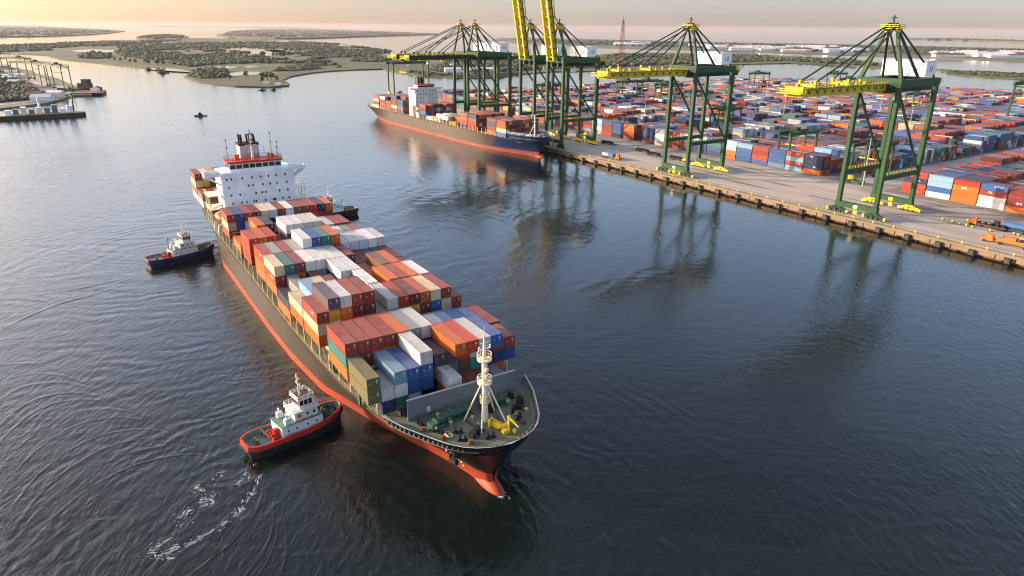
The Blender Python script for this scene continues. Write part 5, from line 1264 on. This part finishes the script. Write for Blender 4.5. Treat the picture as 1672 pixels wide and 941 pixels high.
truck(1108, 262, 'yellow tractor and dark trailer seen between the mid quay crane legs', 13, 'yel2', 'frames', name='tractor_trailer')
truck(1612, 372, 'orange and dark flatbed truck in front of the blue tank truck', 13, 'orange', 'frames', math.pi, name='flatbed_truck')
truck(1652, 379, 'long truck carrying a dark blue tank near the yard front', 15, 'black', 'tank', math.pi, name='tank_truck')
truck(1648, 402, 'long bright orange machine standing at the quay edge, lower right', 18, 'orange', 'machine', math.pi, name='transport_machine', cat='vehicle')
truck(950, 220, 'yellow tractor near the bow crane feet behind the moored ship', 12, 'yel2', 'frames', name='tractor_trailer')
# cones / lamp markers on the crane rail line
cone = None
for k_, (px, py) in enumerate(sorted(((1539, 359), (1555, 363), (1566, 366), (1580, 361), (1578, 369), (1587, 372), (1655, 383), (1662, 385), (1617, 378)))):
    u_, v_ = uv(px, py)
    if cone is None:
        cone = E('safety_marker', (0, 0, 0), QA); m = MB(); m.box((0, 0, 0.06), (1.2, 1.0, 0.12)); m.build('base', M['black'], cone); m = MB(); m.cyl((0, 0, 0.12), (0, 0, 0.8), 0.42, 0.3, 10); m.build('drum', M['yel2'], cone); o = cone
    else: o = copytree(cone)
    o.location = Q(u_, v_, 2.995); tag(o, 'yellow marker drum near the parked trucks, %s from the left' % NTH(k_+1), 'marker', 'yellow markers along the inner rail')

# light masts between the yard blocks
for k_, (u_, v_) in enumerate(((-188, 116), (-96, 116), (16, 60.5), (-140, 214), (-45, 214), (60, 166), (-230, 312), (-120, 312), (0, 312))):
    lm = E('light_mast', Q(u_, v_, 2.99), 0.0, 'tall thin light mast in the container yard, %s by distance from the quay' % NTH(k_+1), 'light mast', 'light masts in the yard')
    m = MB(); m.cyl((0, 0, 0), (0, 0, 24), 0.28, 0.14, 8); m.build('pole', M['lgrey'], lm)
    m = MB(); m.cyl((0, 0, 23.6), (0, 0, 24.0), 1.3, 1.3, 10); m.build('lamp_ring', M['lgrey'], lm)
# trees at the back edge of the yard, named from left to right
spots = []
for k in range(40):
    i = random.randint(2, len(PL)-4); a, b = PL[i], PL[i+1]; q = random.random(); u_, v_ = a[0]+(b[0]-a[0])*q, a[1]+(b[1]-a[1])*q
    u_ += (-150-u_)*0.012; v_ += (330-v_)*0.012; p = Q(u_, v_, 2.9); spots.append((toscreen(p)[0], p))
spots.sort(key=lambda t: t[0])
for k, (x_, p) in enumerate(spots):
    tree('shore_tree', p, random.uniform(5, 9), 'bushy tree on the bank behind the container yard, %s from the left' % NTH(k+1), 'trees behind the container yard', (0.05, 0.06, 0.02), 0.9)

# ------------------------------------------------------------------ west dock
def px_thing(px, py, z=1.5): p = gp(px, py, z); return Vector((p.x, p.y, z))
for (x0, y0, x1, y1, lab) in ((113, 150, 76, 138, 'nearest green gantry on the west dock'), (84, 142, 30, 132, 'middle green gantry on the west dock'), (52, 130, 18, 122, 'farthest green gantry on the west dock, leaning counterweight')):
    a = px_thing(x0, y0); b = px_thing(x1, y1+6); d = b-a
    sp = 26.0; make_rtg(a, math.atan2(d.y, d.x)-R(90), lab, span=max(20, min(60, d.length)), H=24, group='gantry cranes on the west dock', s=1.15)
a, b = gp(-30, 197), gp(140, 188); c = (a+b)/2; L = (b-a).length
bg = E('moored_barge', (c.x, c.y, 0), math.atan2(b.y-a.y, b.x-a.x), 'long low barge with white deck structures moored at the west dock', 'barge'); h = L/2
m = MB(); m.poly([(-h, -9), (h*0.9, -9), (h, -5), (h, 5), (h*0.9, 9), (-h, 9)], -1, 3.0); m.build('hull', M['hull'], bg)
m = MB(); m.poly([(-h, -8.6), (h*0.89, -8.6), (h*0.98, -4.8), (h*0.98, 4.8), (h*0.89, 8.6), (-h, 8.6)], 3.01, 3.3); m.build('deck', M['buff'], bg)
for k in range(9):
    x = -h*0.55+k*h*0.15; m = MB(); m.bx(x, x+h*0.11, -4, 5, 3.3, random.uniform(6, 9.5)); m.build('deck_structure', random.choice([M['white'], M['white'], M['cream'], M['grey']]), bg)
m = MB(); m.cyl((h*0.12, 0, 3.3), (h*0.12, 0, 16), 1.0, 0.8, 8); m.build('tank_column', M['white'], bg)
m = MB(); m.beam((h*0.66, 0, 3.3), (h*0.72, 0, 17), 0.9); m.beam((h*0.78, 3, 3.3), (h*0.8, 0, 18), 0.9); m.beam((h*0.66, 0, 16.5), (h*0.82, 0, 17.5), 0.9); m.build('deck_gantry', M['steel'], bg)
a, b = gp(118, 156), gp(170, 155); c = (a+b)/2; L = (b-a).length
br_ = E('pier', (c.x, c.y, 0), math.atan2(b.y-a.y, b.x-a.x), 'low dark pier pointing into the river from the west dock', 'pier')
m = MB(); m.bx(-L/2, L/2, -7, 7, 0.9, 3.0); m.build('deck', M['quaywall'], br_)
m = MB(); m.bx(L/2-10, L/2, -7.3, -7.01, 0.2, 2.8); m.bx(-L/2, L/2, -6.6, -6.0, -1, 0.89); m.build('fender_wall', M['black'], br_)
small_boat('workboat', (gp(140, 149).x, gp(140, 149).y, 0), R(-10), 44, 'rust red workboat with dark upper deck moored at the pier', None, 'rust', 'steel', False)
small_boat('workboat', (gp(156, 152).x, gp(156, 152).y, 0), R(-5), 26, 'small dark workboat at the outer end of the pier', None, 'redp', 'white', False)
woods('west_thicket', [([(-40, 125), (10, 125), (40, 138), (66, 152), (60, 163), (0, 168), (-40, 172)], 420, 1.0), ([(-40, 108), (10, 109), (25, 118), (-40, 124)], 60, 0.7)], h=6.5, base=1.4)
for k, (px, py) in enumerate(sorted(((5, 112), (12, 118), (22, 121), (30, 127), (8, 128), (18, 131), (46, 146), (60, 160), (80, 150), (92, 158), (100, 148), (36, 152), (70, 165), (26, 139)))):
    p = px_thing(px, py, 1.5); r = E('dock_shed', p, random.uniform(-.3, .3), 'low shed among scrub on the west dock, %s from the left' % NTH(k+1), 'shed', 'sheds on the west dock')
    L, W, Hh = random.uniform(10, 24), random.uniform(7, 12), random.uniform(3, 5); m = MB(); m.bx(-L/2, L/2, -W/2, W/2, 0, Hh); m.build('wall', M[random.choice(['white', 'cream', 'lgrey', 'rust'])], r)
    m = MB(); m.add([(-L/2-.4, -W/2-.4, Hh), (L/2+.4, -W/2-.4, Hh), (L/2+.4, W/2+.4, Hh), (-L/2-.4, W/2+.4, Hh), (-L/2-.4, 0, Hh+W*.22), (L/2+.4, 0, Hh+W*.22)], [(0, 1, 5, 4), (2, 3, 4, 5), (0, 4, 3), (1, 2, 5), (3, 2, 1, 0)]); m.build('roof', M[random.choice(['roofpale', 'lgrey', 'rust'])], r)
land('dock_road', [(48, 126), (58, 126), (84, 140), (112, 152), (128, 156), (108, 160), (86, 160), (60, 168), (0, 175), (0, 171), (55, 164), (72, 155), (66, 143)], 1.56, 'concrete')
# ------------------------------------------------------------------ far shore buildings
def shed(name, px, py, L, W, Hh, roof, label, cat, group, z=2.0, wall='white'):
    p = gp(px, py, z); r = E(name, (p.x, p.y, z), random.uniform(-0.4, 0.4), label, cat, group)
    m = MB(); m.bx(-L/2, L/2, -W/2, W/2, 0, Hh); m.build('wall', M[wall], r)
    m = MB(); m.add([(-L/2-.6, -W/2-.6, Hh), (L/2+.6, -W/2-.6, Hh), (L/2+.6, W/2+.6, Hh), (-L/2-.6, W/2+.6, Hh), (-L/2-.6, 0, Hh+W*.18), (L/2+.6, 0, Hh+W*.18)], [(0, 1, 5, 4), (2, 3, 4, 5), (0, 4, 3), (1, 2, 5), (3, 2, 1, 0)]); m.build('roof', M[roof], r)
WH = []
for k in range(99):
    cl = random.choice([(1175, 78, 22, 2), (1245, 80.5, 40, 2.2), (1300, 82, 35, 2.5), (1370, 84, 30, 2), (1590, 90, 60, 3), (1640, 92, 40, 3), (1340, 79, 60, 2), (1020, 73, 30, 1.5)])
    WH.append((cl[0]+random.gauss(0, cl[2]*0.5), cl[1]+random.uniform(-cl[3], cl[3])))
for k, (wx, wy) in enumerate(sorted(WH)):
    shed('warehouse', wx, wy, random.uniform(30, 90), random.uniform(16, 30), random.uniform(4, 8), random.choice(['roofpale', 'roofpale', 'roofpale', 'white', 'rust']), 'low pale warehouse on the far shore, %s of the sheds from the left' % NTH(k+1), 'warehouse', 'warehouses on the far shore')
for k_, (px, py) in enumerate(((435, 137.5), (454, 139.5))):
    shed('river_cabin', px, py, 6, 4, 2.4, 'white', 'white cabin near the river point, %s from the left' % NTH(k_+1), 'cabin', 'white cabins on the river point', 1.3)
shed('long_shed', 770, 118, 90, 16, 5, 'roofpale', 'long pale shed on the shore behind the raised quay booms', 'shed', None, 1.3)

# ------------------------------------------------------------------ foam of the wakes
def foam(name, px_paths, n, spread, size, label):
    m = MB()
    for path, cnt in px_paths:
        pts = [gp(*p) for p in path]
        for k in range(int(cnt*1.9)):
            i = random.randint(0, len(pts)-2); q = random.random(); p = pts[i]+(pts[i+1]-pts[i])*q
            if noise.noise(Vector((p.x*0.35, p.y*0.35, 5.0))) < -0.08 and random.random() < 0.85: continue
            dirv = (pts[i+1]-pts[i]).normalized(); sp = spread*abs(random.gauss(0, 0.55)); a = random.random()*6.28
            c = (p.x+sp*math.cos(a), p.y+sp*math.sin(a)); L = size*random.uniform(0.3, 1.5)**2; L *= random.choice([0.6, 0.8, 1.9, 2.6]); W = min(L, 0.32)*random.uniform(0.22, 0.6); th = math.atan2(dirv.y, dirv.x)+random.uniform(-0.6, 0.6)
            vs = []; nn = 7
            for j in range(nn):
                b = 2*math.pi*j/nn; r = random.uniform(0.45, 1.1); x, y = L*r*math.cos(b)/2, W*r*math.sin(b)/2
                vs.append((c[0]+x*math.cos(th)-y*math.sin(th), c[1]+x*math.sin(th)+y*math.cos(th), 0.03))
            vs.append((c[0], c[1], 0.07)); m.add(vs, [(j, (j+1) % nn, nn) for j in range(nn)])
    m.build(name, M['foam'], kind='stuff', label=label)
foam('wake_foam', [([(420, 757), (405, 773), (388, 790), (368, 800)], 70), ([(425, 775), (416, 800), (402, 822), (390, 838), (372, 852), (345, 868), (320, 884)], 190), ([(318, 795), (330, 800), (332, 818), (322, 825)], 60),
                   ([(352, 806), (345, 822), (330, 826)], 50), ([(315, 832), (300, 840), (286, 850), (295, 857), (310, 858)], 110), ([(305, 860), (280, 878), (255, 895), (240, 905)], 60), ([(320, 884), (290, 895), (270, 905)], 80), ([(366, 768), (353, 782), (350, 800)], 40), ([(250, 905), (262, 912), (284, 912)], 26)], 0, 1.0, 0.24, 'white foam streaks curling behind the near tugboat')
foam('bow_foam', [([(790, 790), (800, 800), (815, 812), (826, 812)], 60), ([(826, 806), (834, 818)], 8)], 0, 0.5, 0.2, 'small broken foam round the bulbous bow')
foam('boat_wake', [([(312, 190), (345, 190.5)], 26)], 0, 0.8, 0.9, 'thin wash beside the lone boat')

# low wake waves: smooth ridges of water running along the photographed wake lines
def wake_waves():
    m = MB(); K = [(-1.0, 0), (-0.6, 0.25), (-0.25, 0.85), (0, 1.0), (0.25, 0.85), (0.6, 0.25), (1.0, 0)]
    def ridge(px, wd, h):
        P = [gp(*p) for p in px]; pts = []
        for i in range(len(P)-1):     # Catmull-Rom through the points
            p0, p1, p2, p3 = P[max(0, i-1)], P[i], P[i+1], P[min(len(P)-1, i+2)]
            n = max(4, int((p2-p1).length/3))
            for k in range(n):
                q = k/n; pts.append(0.5*((2*p1)+(p2-p0)*q+(2*p0-5*p1+4*p2-p3)*q*q+(3*p1-p0-3*p2+p3)*q**3))
        n = len(pts); b = len(m.v); ph = random.random()*6
        for i, p in enumerate(pts):
            d = (pts[min(n-1, i+1)]-pts[max(0, i-1)]).normalized(); nr = Vector((-d.y, d.x, 0)); fade = min(1, i/4, (n-1-i)/4)
            a = fade*h*max(0, 0.45+0.5*math.sin(i*0.13+ph)+0.35*math.sin(i*0.37+ph*2)+0.2*math.sin(i*0.9)); wv = wd*(1+0.25*math.sin(i*0.17+ph))
            for kx, kz in K: q = p+nr*(kx*wv+0.3*wd*math.sin(i*0.23+ph)); m.v.append((q.x, q.y, max(-0.004, a*kz-0.004+0.012*(kz > 0))))
        for i in range(n-1):
            for j in range(6): a = b+i*7+j; m.f.append((a, a+7, a+8, a+1)); m.m.append(0); m.c.append(None)
    for k in range(3):       # second tug, two long diverging wakes
        ridge([(236, 443+k*3), (200, 455+k*5), (150, 468+k*7), (90, 480+k*9), (30, 500+k*12), (-20, 520+k*15)], 0.75, 0.10)
        ridge([(236, 431-k*3), (200, 434-k*5), (150, 430-k*7), (90, 424-k*9), (20, 416-k*11)], 0.7, 0.06)
    for k in range(2):       # the lone boat
        ridge([(332, 190), (352, 196+k), (380, 203+k*2), (410, 210+k*3)], 0.9, 0.10); ridge([(326, 190), (300, 188-k), (270, 186-k*2), (235, 183-k*3)], 0.9, 0.08)
    for k in range(4):       # stern wash of the big ship
        ridge([(318, 292-k*4), (290, 280-k*6), (250, 262-k*7), (200, 248-k*8), (150, 238-k*8)], 1.0, 0.09)
    ridge([(205, 201), (240, 205), (275, 208), (308, 217)], 1.3, 0.16); ridge([(160, 190), (190, 184), (215, 182)], 1.3, 0.12)
    for k in range(11):      # arcs that spread from the near tug's turn
        o = k*25+random.uniform(-7, 7)
        ridge([(395-o*0.25, 770-o*0.15), (330-o*0.9, 745-o*0.55), (240-o*1.0, 758-o*0.62), (150-o*0.9, 800-o*0.55), (80-o*0.8, 862-o*0.42), (30-o*0.6, 930-o*0.3)], 0.36+k*0.03, 0.042)
    for k in range(7):
        ridge([(432+k*5, 782+k*10), (420+k*8, 830+k*12), (385+k*11, 880+k*13), (330+k*14, 925+k*14), (280+k*15, 965+k*14)], 0.32, 0.045)
    for k in range(4): ridge([(832+k*10, 806-k*6), (850+k*16, 832-k*4), (856+k*22, 868-k*2), (850+k*26, 905)], 0.3, 0.05)
    m.build('wake_waves', M['water'], kind='stuff', smooth=True, label='low curving wake waves spreading over the harbour water')
wake_waves()
